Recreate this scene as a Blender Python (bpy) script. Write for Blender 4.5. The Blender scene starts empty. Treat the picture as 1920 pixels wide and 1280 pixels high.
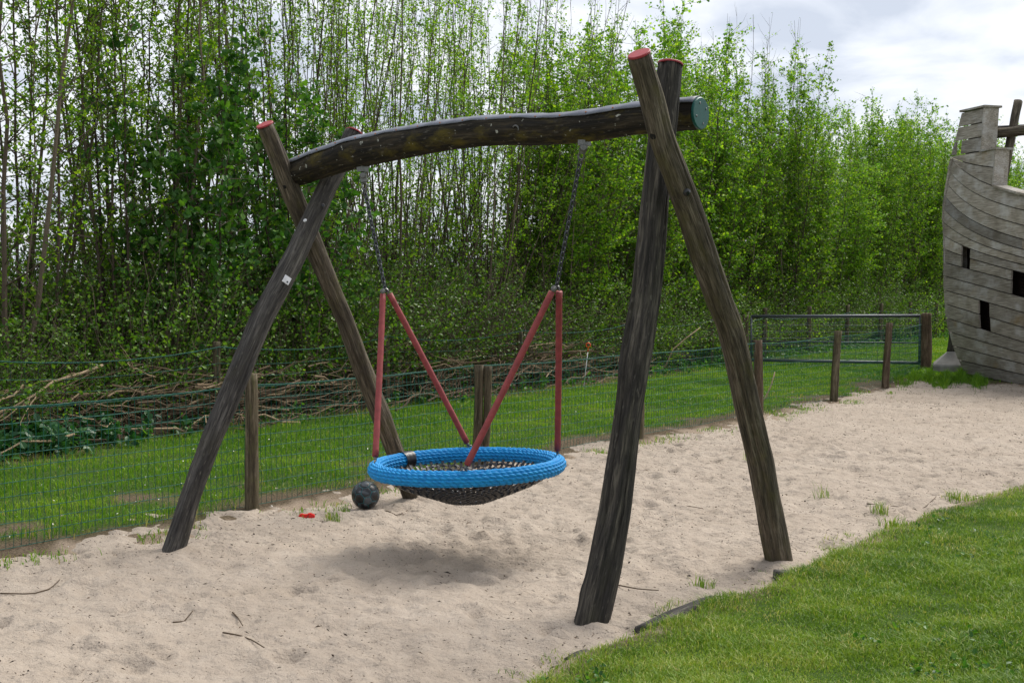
import bpy, math, random
import numpy as np
from mathutils import Vector, Matrix

random.seed(7)
RNG = np.random.default_rng(7)
SC = bpy.context.scene
COL = SC.collection
R = math.radians

# ------------------------------------------------------------------ camera
F = 2326.0                      # focal length in photo pixels (1920 wide)
CAM = np.array([0.0, 0.0, 1.65])
PITCH = math.atan(106 / F)
cd = bpy.data.cameras.new('camera')
cd.sensor_width = 36.0
cd.lens = F / 1920 * 36
cd.clip_start = 0.05
cd.clip_end = 3000
cam = bpy.data.objects.new('camera', cd)
COL.objects.link(cam)
cam.location = CAM
cam.rotation_euler = (math.pi / 2 - PITCH, 0, 0)
SC.camera = cam

# ------------------------------------------------------------------ world: broken white overcast
SUN_EL, SUN_AZ = R(52), math.atan2(0.68, 0.73)      # azimuth from +Y towards +X
w = bpy.data.worlds.new('World')
SC.world = w
w.use_nodes = True
nt = w.node_tree
nt.nodes.clear()
N = nt.nodes.new
out = N('ShaderNodeOutputWorld')
sky = N('ShaderNodeTexSky'); sky.sky_type = 'NISHITA'; sky.sun_disc = False
sky.sun_elevation = SUN_EL; sky.sun_rotation = SUN_AZ
bg_sky = N('ShaderNodeBackground'); bg_sky.inputs['Strength'].default_value = 0.06
nt.links.new(sky.outputs[0], bg_sky.inputs['Color'])
tc = N('ShaderNodeTexCoord')
sep = N('ShaderNodeSeparateXYZ'); nt.links.new(tc.outputs['Generated'], sep.inputs[0])
zz = N('ShaderNodeMath'); zz.operation = 'MAXIMUM'; zz.inputs[1].default_value = 0.0
nt.links.new(sep.outputs['Z'], zz.inputs[0])
za = N('ShaderNodeMath'); za.operation = 'ADD'; za.inputs[1].default_value = 0.22
nt.links.new(zz.outputs[0], za.inputs[0])
dx = N('ShaderNodeMath'); dx.operation = 'DIVIDE'
dy = N('ShaderNodeMath'); dy.operation = 'DIVIDE'
nt.links.new(sep.outputs['X'], dx.inputs[0]); nt.links.new(za.outputs[0], dx.inputs[1])
nt.links.new(sep.outputs['Y'], dy.inputs[0]); nt.links.new(za.outputs[0], dy.inputs[1])
cmb = N('ShaderNodeCombineXYZ')
nt.links.new(dx.outputs[0], cmb.inputs[0]); nt.links.new(dy.outputs[0], cmb.inputs[1])
cn = N('ShaderNodeTexNoise'); cn.inputs['Scale'].default_value = 2.8
cn.inputs['Detail'].default_value = 7; cn.inputs['Roughness'].default_value = 0.52
cn.inputs['Distortion'].default_value = 0.35
nt.links.new(cmb.outputs[0], cn.inputs['Vector'])
cr = N('ShaderNodeValToRGB')
cr.color_ramp.elements[0].position = 0.38; cr.color_ramp.elements[0].color = (0.60, 0.65, 0.75, 1)
cr.color_ramp.elements[1].position = 0.58; cr.color_ramp.elements[1].color = (0.95, 0.965, 1.0, 1)
e = cr.color_ramp.elements.new(0.47); e.color = (0.76, 0.80, 0.88, 1)
nt.links.new(cn.outputs['Fac'], cr.inputs[0])
bg_cl = N('ShaderNodeBackground'); bg_cl.inputs['Strength'].default_value = 0.58
nt.links.new(cr.outputs[0], bg_cl.inputs['Color'])
mixw = N('ShaderNodeMixShader'); mixw.inputs[0].default_value = 0.9
nt.links.new(bg_sky.outputs[0], mixw.inputs[1]); nt.links.new(bg_cl.outputs[0], mixw.inputs[2])
nt.links.new(mixw.outputs[0], out.inputs['Surface'])

sl = bpy.data.lights.new('sun', 'SUN')
sl.energy = 2.4; sl.angle = R(34); sl.color = (1.0, 0.95, 0.87)
so = bpy.data.objects.new('sun', sl)
COL.objects.link(so)
sdir = Vector((math.sin(SUN_AZ) * math.cos(SUN_EL), math.cos(SUN_AZ) * math.cos(SUN_EL), math.sin(SUN_EL)))
so.rotation_euler = sdir.to_track_quat('Z', 'Y').to_euler()
so.location = (10, 20, 30)

vs = SC.view_settings
vs.view_transform = 'Standard'; vs.look = 'None'; vs.gamma = 1; vs.use_curve_mapping = False
vs.exposure = 1.0
SC.cycles.max_bounces = 5
SC.cycles.diffuse_bounces = 3
SC.cycles.glossy_bounces = 2
SC.cycles.transmission_bounces = 4
SC.cycles.use_denoising = True

# ------------------------------------------------------------------ pixel -> place
_fw = np.array([0, math.cos(PITCH), -math.sin(PITCH)])
_up = np.array([0, math.sin(PITCH), math.cos(PITCH)])
_rt = np.array([1.0, 0, 0])
def ray(u, v):
    return _fw + _rt * (u - 960) / F + _up * (640 - v) / F
def ground(u, v, z=0.0):
    d = ray(u, v)
    return CAM + d * (z - CAM[2]) / d[2]
def onplane(u, v, P, n):
    d = ray(u, v); P = np.asarray(P, float); n = np.asarray(n, float)
    return CAM + d * np.dot(P - CAM, n) / np.dot(d, n)

# ------------------------------------------------------------------ numpy noise
def _hash(ix, iy, seed):
    h = (ix.astype(np.int64) * 374761393 + iy.astype(np.int64) * 668265263 + seed * 1442695041) & 0xffffffff
    h = ((h ^ (h >> 13)) * 1274126177) & 0xffffffff
    h = h ^ (h >> 16)
    return (h & 0xffff) / 65535.0
def vnoise(x, y, s=0):
    x = np.asarray(x, float); y = np.asarray(y, float)
    ix = np.floor(x); iy = np.floor(y); fx = x - ix; fy = y - iy
    fx = fx * fx * (3 - 2 * fx); fy = fy * fy * (3 - 2 * fy)
    a = _hash(ix, iy, s); b = _hash(ix + 1, iy, s); c = _hash(ix, iy + 1, s); d = _hash(ix + 1, iy + 1, s)
    return (a * (1 - fx) + b * fx) * (1 - fy) + (c * (1 - fx) + d * fx) * fy - 0.5
def fbm(x, y, s=0, o=4):
    t = 0; a = 1.0
    for k in range(o):
        t = t + a * vnoise(x * 2 ** k, y * 2 ** k, s + k * 17); a *= 0.5
    return t
def sstep(a, b, x):
    t = np.clip((np.asarray(x, float) - a) / (b - a), 0, 1)
    return t * t * (3 - 2 * t)

# ------------------------------------------------------------------ mesh helpers
def mesh_np(name, V, faces, smooth=False, attrs=None):
    """faces: array (n,3)/(n,4), or list of such arrays"""
    if not isinstance(faces, list): faces = [faces]
    faces = [np.asarray(f, np.int32) for f in faces if len(f)]
    V = np.asarray(V, np.float32)
    me = bpy.data.meshes.new(name)
    me.vertices.add(len(V)); me.vertices.foreach_set('co', V.ravel())
    nl = sum(f.size for f in faces); npoly = sum(len(f) for f in faces)
    me.loops.add(nl); me.polygons.add(npoly)
    me.loops.foreach_set('vertex_index', np.concatenate([f.ravel() for f in faces]))
    tot = np.concatenate([np.full(len(f), f.shape[1], np.int32) for f in faces])
    st = np.concatenate([[0], np.cumsum(tot)[:-1]]).astype(np.int32)
    me.polygons.foreach_set('loop_start', st)
    me.polygons.foreach_set('loop_total', tot)
    me.polygons.foreach_set('use_smooth', np.full(npoly, smooth, bool))
    for k, a in (attrs or {}).items():
        a = np.asarray(a, np.float32)
        if a.ndim == 1:
            at = me.attributes.new(k, 'FLOAT', 'POINT'); at.data.foreach_set('value', a)
        else:
            at = me.attributes.new(k, 'FLOAT_VECTOR', 'POINT'); at.data.foreach_set('vector', a.ravel())
    me.update(calc_edges=True)
    me.validate()
    return me

class MB:
    """collects pieces (verts, faces, attrs) into one mesh"""
    def __init__(s): s.V = []; s.F = {}; s.A = {}; s.n = 0
    def add(s, V, *faces, **attrs):
        V = np.asarray(V, float)
        for f in faces:
            f = np.asarray(f, np.int64)
            if len(f): s.F.setdefault(f.shape[1], []).append(f + s.n)
        for k, a in attrs.items():
            a = np.asarray(a, float)
            if a.ndim == 0: a = np.full(len(V), float(a))
            s.A.setdefault(k, []).append(a)
        s.V.append(V); s.n += len(V)
        return s
    def mesh(s, name, origin=(0, 0, 0), smooth=False):
        V = np.concatenate(s.V) - np.asarray(origin)
        return mesh_np(name, V, [np.concatenate(f) for f in s.F.values()], smooth,
                       {k: np.concatenate(a) for k, a in s.A.items()})

def tubes(P, Rr, sides=5, cap=True):
    """P (N,K,3), Rr (N,K) -> verts, quads, caps(tris)"""
    P = np.asarray(P, float); Rr = np.asarray(Rr, float)
    Nn, K, _ = P.shape
    T = np.gradient(P, axis=1); T /= np.linalg.norm(T, axis=2, keepdims=True) + 1e-9
    main = P[:, -1] - P[:, 0]; main /= np.linalg.norm(main, axis=1, keepdims=True) + 1e-9
    ref = np.where(np.abs(main[:, 2:3]) > 0.8, np.array([[1.0, 0.13, 0]]), np.array([[0.05, 0.1, 1.0]]))
    ref = np.broadcast_to(ref[:, None, :], T.shape)
    A = np.cross(T, ref); A /= np.linalg.norm(A, axis=2, keepdims=True) + 1e-9
    B = np.cross(T, A)
    th = np.arange(sides) * 2 * np.pi / sides
    V = P[:, :, None, :] + Rr[:, :, None, None] * (A[:, :, None, :] * np.cos(th)[None, None, :, None] + B[:, :, None, :] * np.sin(th)[None, None, :, None])
    V = V.reshape(-1, 3)
    n_, k_, s_ = np.meshgrid(np.arange(Nn), np.arange(K - 1), np.arange(sides), indexing='ij')
    b = n_ * K * sides; s2 = (s_ + 1) % sides
    q = np.stack([b + k_ * sides + s_, b + k_ * sides + s2, b + (k_ + 1) * sides + s2, b + (k_ + 1) * sides + s_], -1).reshape(-1, 4)
    tr = []
    if cap:
        for k in (0, K - 1):
            for j in range(1, sides - 1):
                base = np.arange(Nn) * K * sides + k * sides
                a = np.stack([base, base + j, base + j + 1], -1)
                tr.append(a[:, ::-1] if k == 0 else a)
        tr = np.concatenate(tr)
    return V, q[:, ::-1], (np.asarray(tr)[:, ::-1] if cap else np.zeros((0, 3), int))

def box(c, size, ax=None, taper=1.0):
    """box centred at c, ax = 3 row axes"""
    c = np.asarray(c, float); h = np.asarray(size, float) / 2
    S = np.array([[-1, -1, -1], [1, -1, -1], [1, 1, -1], [-1, 1, -1], [-1, -1, 1], [1, -1, 1], [1, 1, 1], [-1, 1, 1]], float)
    L = S * h
    L[4:, :2] *= taper
    if ax is not None: L = L @ np.asarray(ax, float)
    f = np.array([[0, 3, 2, 1], [4, 5, 6, 7], [0, 1, 5, 4], [1, 2, 6, 5], [2, 3, 7, 6], [3, 0, 4, 7]])
    return L + c, f

def disc(c, n, r, t, sides=24, bevel=0.15, rx=None):
    """thin rounded disc with its back at c, facing n"""
    c = np.asarray(c, float); n = np.asarray(n, float); n = n / np.linalg.norm(n)
    a = np.cross(n, [0.1, 0.2, 1.0]); a /= np.linalg.norm(a); b = np.cross(n, a)
    th = np.arange(sides) * 2 * np.pi / sides
    prof = [(r, 0), (r, t * (1 - bevel * 2)), (r - t * bevel * 2, t), (r * 0.5, t * 1.02)]
    V = [c + pr * (np.cos(q) * a + np.sin(q) * b) + n * h for pr, h in prof for q in th]
    V.append(c + n * t * 1.02); V.append(c)
    q = []; tr = []
    for k in range(len(prof) - 1):
        for s in range(sides):
            s2 = (s + 1) % sides
            q.append((k * sides + s, k * sides + s2, (k + 1) * sides + s2, (k + 1) * sides + s))
    l = (len(prof) - 1) * sides; m = len(V) - 2
    for s in range(sides):
        s2 = (s + 1) % sides
        tr.append((l + s, l + s2, m)); tr.append((s2, s, m + 1))
    return np.array(V), np.array(q), np.array(tr)

# ------------------------------------------------------------------ object helpers
def tag(o, label=None, cat=None, group=None, kind=None):
    if label: o['label'] = label
    if cat: o['category'] = cat
    if group: o['group'] = group
    if kind: o['kind'] = kind
    return o
def thing(name, label, cat, loc=(0, 0, 0), group=None):
    o = bpy.data.objects.new(name, None); COL.objects.link(o)
    o.location = loc; o.empty_display_size = 0.2
    return tag(o, label, cat, group)
def world_origin(p):
    v = np.zeros(3)
    while p is not None:
        v = v + np.array(p.location); p = p.parent
    return v
def link(name, me, m=None, parent=None, loc=(0, 0, 0)):
    o = bpy.data.objects.new(name, me); COL.objects.link(o)
    if m is not None and not me.materials: me.materials.append(m)
    o.parent = parent; o.location = loc
    return o
def put(name, mb, m, parent=None, smooth=False, origin=None):
    """mb in world coordinates -> object under parent"""
    if origin is None:
        if parent is not None: origin = world_origin(parent)
        else:
            V = np.concatenate(mb.V); origin = (V[:, 0].mean(), V[:, 1].mean(), V[:, 2].min())
    origin = np.asarray(origin, float)
    me = mb.mesh(name, origin, smooth)
    loc = origin - (world_origin(parent) if parent is not None else 0)
    return link(name, me, m, parent, loc)

# ------------------------------------------------------------------ materials
def newmat(name):
    m = bpy.data.materials.new(name); m.use_nodes = True
    n = m.node_tree; n.nodes.clear()
    o = n.nodes.new('ShaderNodeOutputMaterial')
    return m, n, o
class NT:
    def __init__(s, name): s.m, s.t, s.o = newmat(name)
    def n(s, typ, **kw):
        x = s.t.nodes.new('ShaderNode' + typ)
        for k, v in kw.items():
            if k in x.inputs: x.inputs[k].default_value = v
            else: setattr(x, k, v)
        return x
    def l(s, a, b): s.t.links.new(a, b)
    def ramp(s, src, *stops):
        r = s.n('ValToRGB'); el = r.color_ramp.elements
        while len(el) < len(stops): el.new(0.5)
        for k, (p, c) in enumerate(stops):
            el[k].position = p; el[k].color = (*c, 1) if len(c) == 3 else c
        s.l(src, r.inputs[0]); return r.outputs[0]
    def noise(s, vec, scale, detail=4, rough=0.55, dist=0):
        x = s.n('TexNoise'); x.inputs['Scale'].default_value = scale; x.inputs['Detail'].default_value = detail
        x.inputs['Roughness'].default_value = rough; x.inputs['Distortion'].default_value = dist
        if vec is not None: s.l(vec, x.inputs['Vector'])
        return x.outputs['Fac']
    def mapping(s, vec, scale):
        x = s.n('Mapping'); x.inputs['Scale'].default_value = scale; s.l(vec, x.inputs['Vector']); return x.outputs[0]
    def mix(s, fac, a, b, mode='MIX'):
        x = s.n('Mix', data_type='RGBA', blend_type=mode)
        for sock, v in ((x.inputs[0], fac), (x.inputs[6], a), (x.inputs[7], b)):
            if isinstance(v, (int, float)): sock.default_value = v
            elif isinstance(v, tuple): sock.default_value = (*v, 1) if len(v) == 3 else v
            else: s.l(v, sock)
        return x.outputs[2]
    def attr(s, name):
        x = s.n('Attribute', attribute_name=name); return x
    def pos(s): return s.n('NewGeometry').outputs['Position']
    def objc(s): return s.n('TexCoord').outputs['Object']
    def bump(s, h, strength=0.3, dist=0.01):
        b = s.n('Bump'); b.inputs['Strength'].default_value = strength; b.inputs['Distance'].default_value = dist
        s.l(h, b.inputs['Height']); return b.outputs[0]
    def principled(s, color, rough=0.7, normal=None, spec=0.5, metal=0.0):
        p = s.n('BsdfPrincipled')
        for sock, v in (('Base Color', color), ('Roughness', rough), ('Metallic', metal), ('Specular IOR Level', spec)):
            if isinstance(v, (int, float)): p.inputs[sock].default_value = v
            elif isinstance(v, tuple): p.inputs[sock].default_value = (*v, 1)
            else: s.l(v, p.inputs[sock])
        if normal is not None: s.l(normal, p.inputs['Normal'])
        return p.outputs[0]
    def done(s, sh): s.l(sh, s.o.inputs['Surface']); return s.m

def mat_plain(name, col, rough=0.6, metal=0.0, spec=0.4, var=0.25, scale=30, bump=0.15):
    t = NT(name); c = t.objc()
    n = t.noise(c, scale, 5)
    lo = tuple(x * (1 - var) for x in col); hi = tuple(min(1, x * (1 + var)) for x in col)
    cc = t.ramp(n, (0.3, lo), (0.7, hi))
    return t.done(t.principled(cc, rough, t.bump(t.noise(c, scale * 5, 3), bump, 0.002), spec, metal))

def mat_log(name, dark, mid, light, moss=(0.06, 0.065, 0.02), moss_amt=0.4, lichen=0.0):
    """weathered round timber; 'grain' attribute = (around, around, along) in metres"""
    t = NT(name); g = t.attr('grain').outputs['Vector']
    gs = t.mapping(g, (1, 1, 0.07))
    fine = t.noise(gs, 160, 5, 0.65)
    med = t.noise(gs, 38, 4, 0.6, 0.3)
    big = t.noise(t.mapping(g, (1, 1, 0.35)), 7, 4, 0.6)
    c = t.ramp(med, (0.28, dark), (0.52, mid), (0.78, light))
    c = t.mix(0.9, c, t.ramp(fine, (0.34, (0.22, 0.21, 0.20)), (0.58, (1.15, 1.15, 1.15))), 'MULTIPLY')
    c = t.mix(t.ramp(big, (0.42, (0, 0, 0)), (0.62, (0.8, 0.8, 0.8))), c, t.mix(0.55, c, dark))
    ms = t.ramp(t.noise(t.mapping(g, (1, 1, 0.5)), 9, 5, 0.65), (0.52, (0, 0, 0)), (0.7, (moss_amt,) * 3))
    c = t.mix(ms, c, moss)
    if lichen:
        v = t.noise(g, 26, 3, 0.55)
        c = t.mix(t.ramp(v, (0.675, (0, 0, 0)), (0.71, (lichen,) * 3)), c, (0.36, 0.36, 0.31))
    sp = t.noise(t.mapping(g, (1, 1, 0.25)), 75, 2, 0.5)
    c = t.mix(t.ramp(sp, (0.64, (0, 0, 0)), (0.78, (0.35,) * 3)), c, (0.24, 0.22, 0.18))
    h = t.mix(0.5, med, fine)
    return t.done(t.principled(c, 0.82, t.bump(h, 0.7, 0.012), 0.25))

def mat_leaf(name, c0, c1, c2, trans=0.42, rough=0.42):
    t = NT(name)
    r = t.attr('rnd').outputs['Fac']
    c = t.ramp(r, (0.0, c0), (0.55, c1), (1.0, c2))
    oi = t.n('ObjectInfo')
    hs = t.n('HueSaturation'); t.l(c, hs.inputs['Color'])
    mr = t.n('MapRange'); mr.inputs[3].default_value = 0.8; mr.inputs[4].default_value = 1.2
    t.l(oi.outputs['Random'], mr.inputs[0]); t.l(mr.outputs[0], hs.inputs['Value'])
    p = t.principled(hs.outputs[0], rough, None, 0.35)
    tr = t.n('BsdfTranslucent')
    tc_ = t.mix(1.0, hs.outputs[0], (1.22, 1.28, 0.5), 'MULTIPLY')
    t.l(tc_, tr.inputs['Color'])
    mx = t.n('MixShader'); mx.inputs[0].default_value = trans
    t.l(p, mx.inputs[1]); t.l(tr.outputs[0], mx.inputs[2])
    return t.done(mx.outputs[0])

def mat_rnd(name, stops, rough=0.85, spec=0.2, scale=60):
    t = NT(name)
    c = t.ramp(t.attr('rnd').outputs['Fac'], *stops)
    c = t.mix(0.5, c, t.ramp(t.noise(t.objc(), scale, 4), (0.3, (0.55, 0.55, 0.55)), (0.7, (1.2, 1.2, 1.2))), 'MULTIPLY')
    return t.done(t.principled(c, rough, None, spec))

M = {}
M['leg_dark'] = mat_log('dark_log', (0.011, 0.010, 0.009), (0.042, 0.037, 0.031), (0.16, 0.14, 0.11), (0.05, 0.05, 0.018), 0.25)  # darkest of the log tones, for the near right leg
M['leg_brown'] = mat_log('weathered_log', (0.028, 0.023, 0.017), (0.105, 0.085, 0.060), (0.25, 0.21, 0.16), (0.085, 0.078, 0.022), 0.5)
M['leg_grey'] = mat_log('grey_log', (0.020, 0.018, 0.017), (0.068, 0.062, 0.056), (0.18, 0.165, 0.145), (0.06, 0.055, 0.03), 0.2)
M['beam'] = mat_log('mossy_beam', (0.005, 0.0045, 0.0035), (0.022, 0.017, 0.010), (0.085, 0.066, 0.040), (0.10, 0.078, 0.010), 0.85, 0.9)
M['post'] = mat_log('fence_post_wood', (0.035, 0.027, 0.016), (0.115, 0.092, 0.056), (0.25, 0.205, 0.14), (0.085, 0.095, 0.025), 0.65)
M['post_red'] = mat_log('fence_post_reddish', (0.040, 0.027, 0.017), (0.125, 0.086, 0.056), (0.26, 0.195, 0.14), (0.09, 0.09, 0.03), 0.35)
M['stick'] = mat_rnd('dead_stick', [(0, (0.030, 0.022, 0.015)), (0.45, (0.085, 0.060, 0.038)), (0.8, (0.19, 0.135, 0.085)), (1, (0.40, 0.30, 0.19))])
M['bark'] = mat_rnd('stem_bark', [(0, (0.035, 0.026, 0.019)), (0.6, (0.105, 0.080, 0.058)), (1, (0.19, 0.15, 0.11))])
M['red_cap'] = mat_plain('red_cap', (0.28, 0.026, 0.034), 0.55, var=0.15)
M['green_cap'] = mat_plain('green_cap', (0.002, 0.072, 0.060), 0.4, var=0.12)
M['cover'] = mat_plain('grey_rubber_cover', (0.14, 0.15, 0.185), 0.5, var=0.2, scale=12)
M['steel'] = mat_plain('galvanised_steel', (0.15, 0.15, 0.145), 0.4, 0.75, var=0.25, scale=60)
M['chain'] = mat_plain('chain_steel', (0.060, 0.064, 0.074), 0.42, 0.6, var=0.3, scale=80)
M['blackpl'] = mat_plain('black_plastic', (0.012, 0.013, 0.015), 0.35, var=0.3)
M['white'] = mat_plain('white_plate', (0.62, 0.62, 0.64), 0.5, var=0.12)
M['redbar'] = mat_plain('faded_red_sleeve', (0.235, 0.040, 0.040), 0.62, var=0.22, scale=22, bump=0.3)
M['rust'] = mat_plain('rusty_screw', (0.30, 0.10, 0.03), 0.7)
M['strap'] = mat_plain('black_strap', (0.014, 0.015, 0.020), 0.38, spec=0.6, var=0.3)
M['knot'] = mat_plain('grey_rope', (0.22, 0.22, 0.23), 0.8, var=0.3)
M['wire'] = mat_plain('green_coated_wire', (0.014, 0.095, 0.070), 0.6, spec=0.15, var=0.2, bump=0)
M['gate'] = mat_plain('gate_tube', (0.075, 0.083, 0.097), 0.45, 0.3, var=0.2)
M['concrete'] = mat_plain('concrete', (0.17, 0.165, 0.155), 0.9, var=0.25, scale=6, bump=0.4)
M['concrete_dark'] = mat_plain('concrete_dark', (0.10, 0.09, 0.08), 0.95, var=0.3, scale=6, bump=0.4)
M['redtoy'] = mat_plain('red_toy', (0.62, 0.012, 0.012), 0.35, var=0.08)
M['orange'] = mat_plain('orange_plastic', (0.75, 0.10, 0.015), 0.4, var=0.1)
M['hole_shade'] = mat_plain('painted_hole_shade', (0.006, 0.005, 0.004), 0.9)
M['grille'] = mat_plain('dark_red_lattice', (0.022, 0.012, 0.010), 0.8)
M['shipgrey'] = None

# blue rope
t = NT('blue_rope'); g = t.objc()
h_ = t.attr('h').outputs['Fac']
c_ = t.ramp(t.noise(g, 40, 4), (0.25, (0.004, 0.17, 0.46)), (0.7, (0.010, 0.29, 0.62)))
M['rope'] = t.done(t.principled(c_, 0.62, t.bump(t.noise(g, 420, 3), 0.35, 0.003), 0.3))

# sand
t = NT('sand'); p = t.pos()
n1 = t.noise(p, 1.1, 5, 0.6); n2 = t.noise(p, 9, 5, 0.6); n3 = t.noise(p, 230, 3, 0.7)
c = t.ramp(n1, (0.3, (0.335, 0.282, 0.230)), (0.7, (0.395, 0.338, 0.282)))
c = t.mix(0.45, c, t.ramp(n2, (0.3, (0.72, 0.70, 0.68)), (0.65, (1.08, 1.08, 1.08))), 'MULTIPLY')
c = t.mix(0.7, c, t.ramp(n3, (0.25, (0.62, 0.60, 0.58)), (0.6, (1.1, 1.1, 1.1))), 'MULTIPLY')
sp = t.noise(p, 70, 2, 0.5)
c = t.mix(t.ramp(sp, (0.66, (0, 0, 0)), (0.70, (0.8,) * 3)), c, (0.10, 0.075, 0.055))
bm = t.bump(n3, 0.35, 0.006)
b2 = t.n('Bump'); b2.inputs['Strength'].default_value = 0.8; b2.inputs['Distance'].default_value = 0.035
t.l(t.noise(p, 22, 5, 0.6), b2.inputs['Height']); t.l(bm, b2.inputs['Normal'])
M['sand'] = t.done(t.principled(c, 0.95, b2.outputs[0], 0.1))

# soil under grass ('soil' attribute 0 grass .. 1 bare earth)
t = NT('turf_soil'); p = t.pos()
n1 = t.noise(p, 3, 5, 0.6); n2 = t.noise(p, 60, 4, 0.65)
gr = t.ramp(n2, (0.3, (0.022, 0.045, 0.008)), (0.7, (0.07, 0.12, 0.02)))
ea = t.ramp(n2, (0.3, (0.040, 0.028, 0.018)), (0.7, (0.19, 0.14, 0.095)))
c = t.mix(t.attr('soil').outputs['Fac'], gr, ea)
c = t.mix(t.attr('drift').outputs['Fac'], c, t.ramp(n2, (0.3, (0.22, 0.17, 0.125)), (0.7, (0.37, 0.295, 0.225))))
M['turf'] = t.done(t.principled(c, 0.95, t.bump(n2, 0.8, 0.03), 0.1))
t = NT('meadow'); p = t.pos()
c = t.ramp(t.noise(p, 0.4, 6, 0.65), (0.3, (0.035, 0.08, 0.012)), (0.7, (0.075, 0.14, 0.022)))
M['meadow'] = t.done(t.principled(c, 0.95, None, 0.1))

def mat_grass(name, a, b, c_, d):
    t = NT(name)
    c = t.ramp(t.attr('rnd').outputs['Fac'], (0, a), (0.45, b), (0.88, c_), (1.0, d))
    p = t.principled(c, 0.5, None, 0.3)
    tr = t.n('BsdfTranslucent'); t.l(t.mix(1.0, c, (1.2, 1.2, 0.5), 'MULTIPLY'), tr.inputs['Color'])
    mx = t.n('MixShader'); mx.inputs[0].default_value = 0.35
    t.l(p, mx.inputs[1]); t.l(tr.outputs[0], mx.inputs[2])
    return t.done(mx.outputs[0])
M['lawn'] = mat_grass('lawn_blades', (0.055, 0.130, 0.012), (0.135, 0.24, 0.022), (0.26, 0.36, 0.048), (0.50, 0.43, 0.19))
M['strip'] = mat_grass('strip_blades', (0.050, 0.135, 0.008), (0.115, 0.25, 0.012), (0.23, 0.37, 0.022), (0.40, 0.33, 0.12))

M['leaf_hazel'] = mat_leaf('hazel_leaf', (0.065, 0.155, 0.010), (0.150, 0.295, 0.018), (0.31, 0.44, 0.030), 0.55)
M['leaf_bright'] = mat_leaf('fresh_leaf', (0.050, 0.140, 0.010), (0.135, 0.290, 0.020), (0.34, 0.48, 0.035), 0.55)
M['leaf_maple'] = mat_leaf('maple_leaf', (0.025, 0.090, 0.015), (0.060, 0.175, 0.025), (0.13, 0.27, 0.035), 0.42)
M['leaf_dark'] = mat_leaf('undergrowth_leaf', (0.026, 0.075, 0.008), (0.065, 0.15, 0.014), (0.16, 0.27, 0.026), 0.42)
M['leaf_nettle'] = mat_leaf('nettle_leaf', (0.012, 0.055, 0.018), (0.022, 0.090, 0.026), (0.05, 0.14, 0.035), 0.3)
M['blossom'] = mat_plain('white_blossom', (0.62, 0.60, 0.55), 0.8)

# ================================================================== layout
BDIR = np.array([0.786, -0.618, 0.0])          # along the swing beam, towards the near right end
ADIR = np.array([0.618, 0.786, 0.0])           # across it, away from the camera
FA = ground(472, 955); FE = ground(1568, 752)
FDIR = (FE - FA); FDIR /= np.linalg.norm(FDIR)
FPERP = np.array([-FDIR[1], FDIR[0], 0])       # behind the fence (towards hedge)
BFD = np.array([7.15, 10.5, 0]); BFD /= np.linalg.norm(BFD)
BFP = np.array([-BFD[1], BFD[0], 0])
BF0 = np.array([-3.26, 13.7, 0])

def seg_dist(X, Y, pl):
    """signed distance to open polyline, + = right of travel"""
    best = np.full(np.shape(X), 1e9); sg = np.ones(np.shape(X))
    for (x0, y0), (x1, y1) in zip(pl[:-1], pl[1:]):
        ex, ey = x1 - x0, y1 - y0; L2 = ex * ex + ey * ey
        t_ = np.clip(((X - x0) * ex + (Y - y0) * ey) / L2, 0, 1)
        ddx, ddy = X - (x0 + t_ * ex), Y - (y0 + t_ * ey)
        d = np.hypot(ddx, ddy); s = np.where(ex * ddy - ey * ddx < 0, 1.0, -1.0)
        m = d < best - 1e-9
        best = np.where(m, d, best); sg = np.where(m, s, sg)
    return best * sg
lawn_px = [(1010, 1280), (1080, 1240), (1180, 1205), (1270, 1168), (1330, 1138), (1465, 1088), (1590, 1035), (1700, 988), (1800, 948), (1920, 916)]
LAWN = [tuple(ground(u, v)[:2]) for u, v in lawn_px]
d0 = np.subtract(LAWN[0], LAWN[1]); d0 /= np.linalg.norm(d0)
LAWN = [tuple(np.add(LAWN[0], d0 * 5))] + LAWN
d1 = np.subtract(LAWN[-1], LAWN[-3]); d1 /= np.linalg.norm(d1)
LAWN = LAWN + [tuple(np.add(LAWN[-1], d1 * 6)), tuple(np.add(LAWN[-1], d1 * 6) + np.array([12, 4]))]
SANDB = [tuple((FA - FDIR * 9)[:2] - FPERP[:2] * 0.28), tuple(FA[:2] - FPERP[:2] * 0.28), tuple(FE[:2] - FPERP[:2] * 0.25),
         tuple(ground(1665, 730)[:2]), tuple(ground(1740, 716)[:2]), (8.3, 20.6), (9.6, 17.5), (16, 13)]

def height_sand(X, Y):
    h = 0.035 * fbm(X * 0.7, Y * 0.7, 3, 3) + 0.036 * fbm(X * 3.1, Y * 3.1, 9, 3) - 0.040 * np.abs(fbm(X * 3.6, Y * 3.6, 13, 2)) + 0.034 * np.abs(fbm(X * 8, Y * 8, 14, 2)) + 0.024 * fbm(X * 10, Y * 10, 21, 2)
    return h
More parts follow.
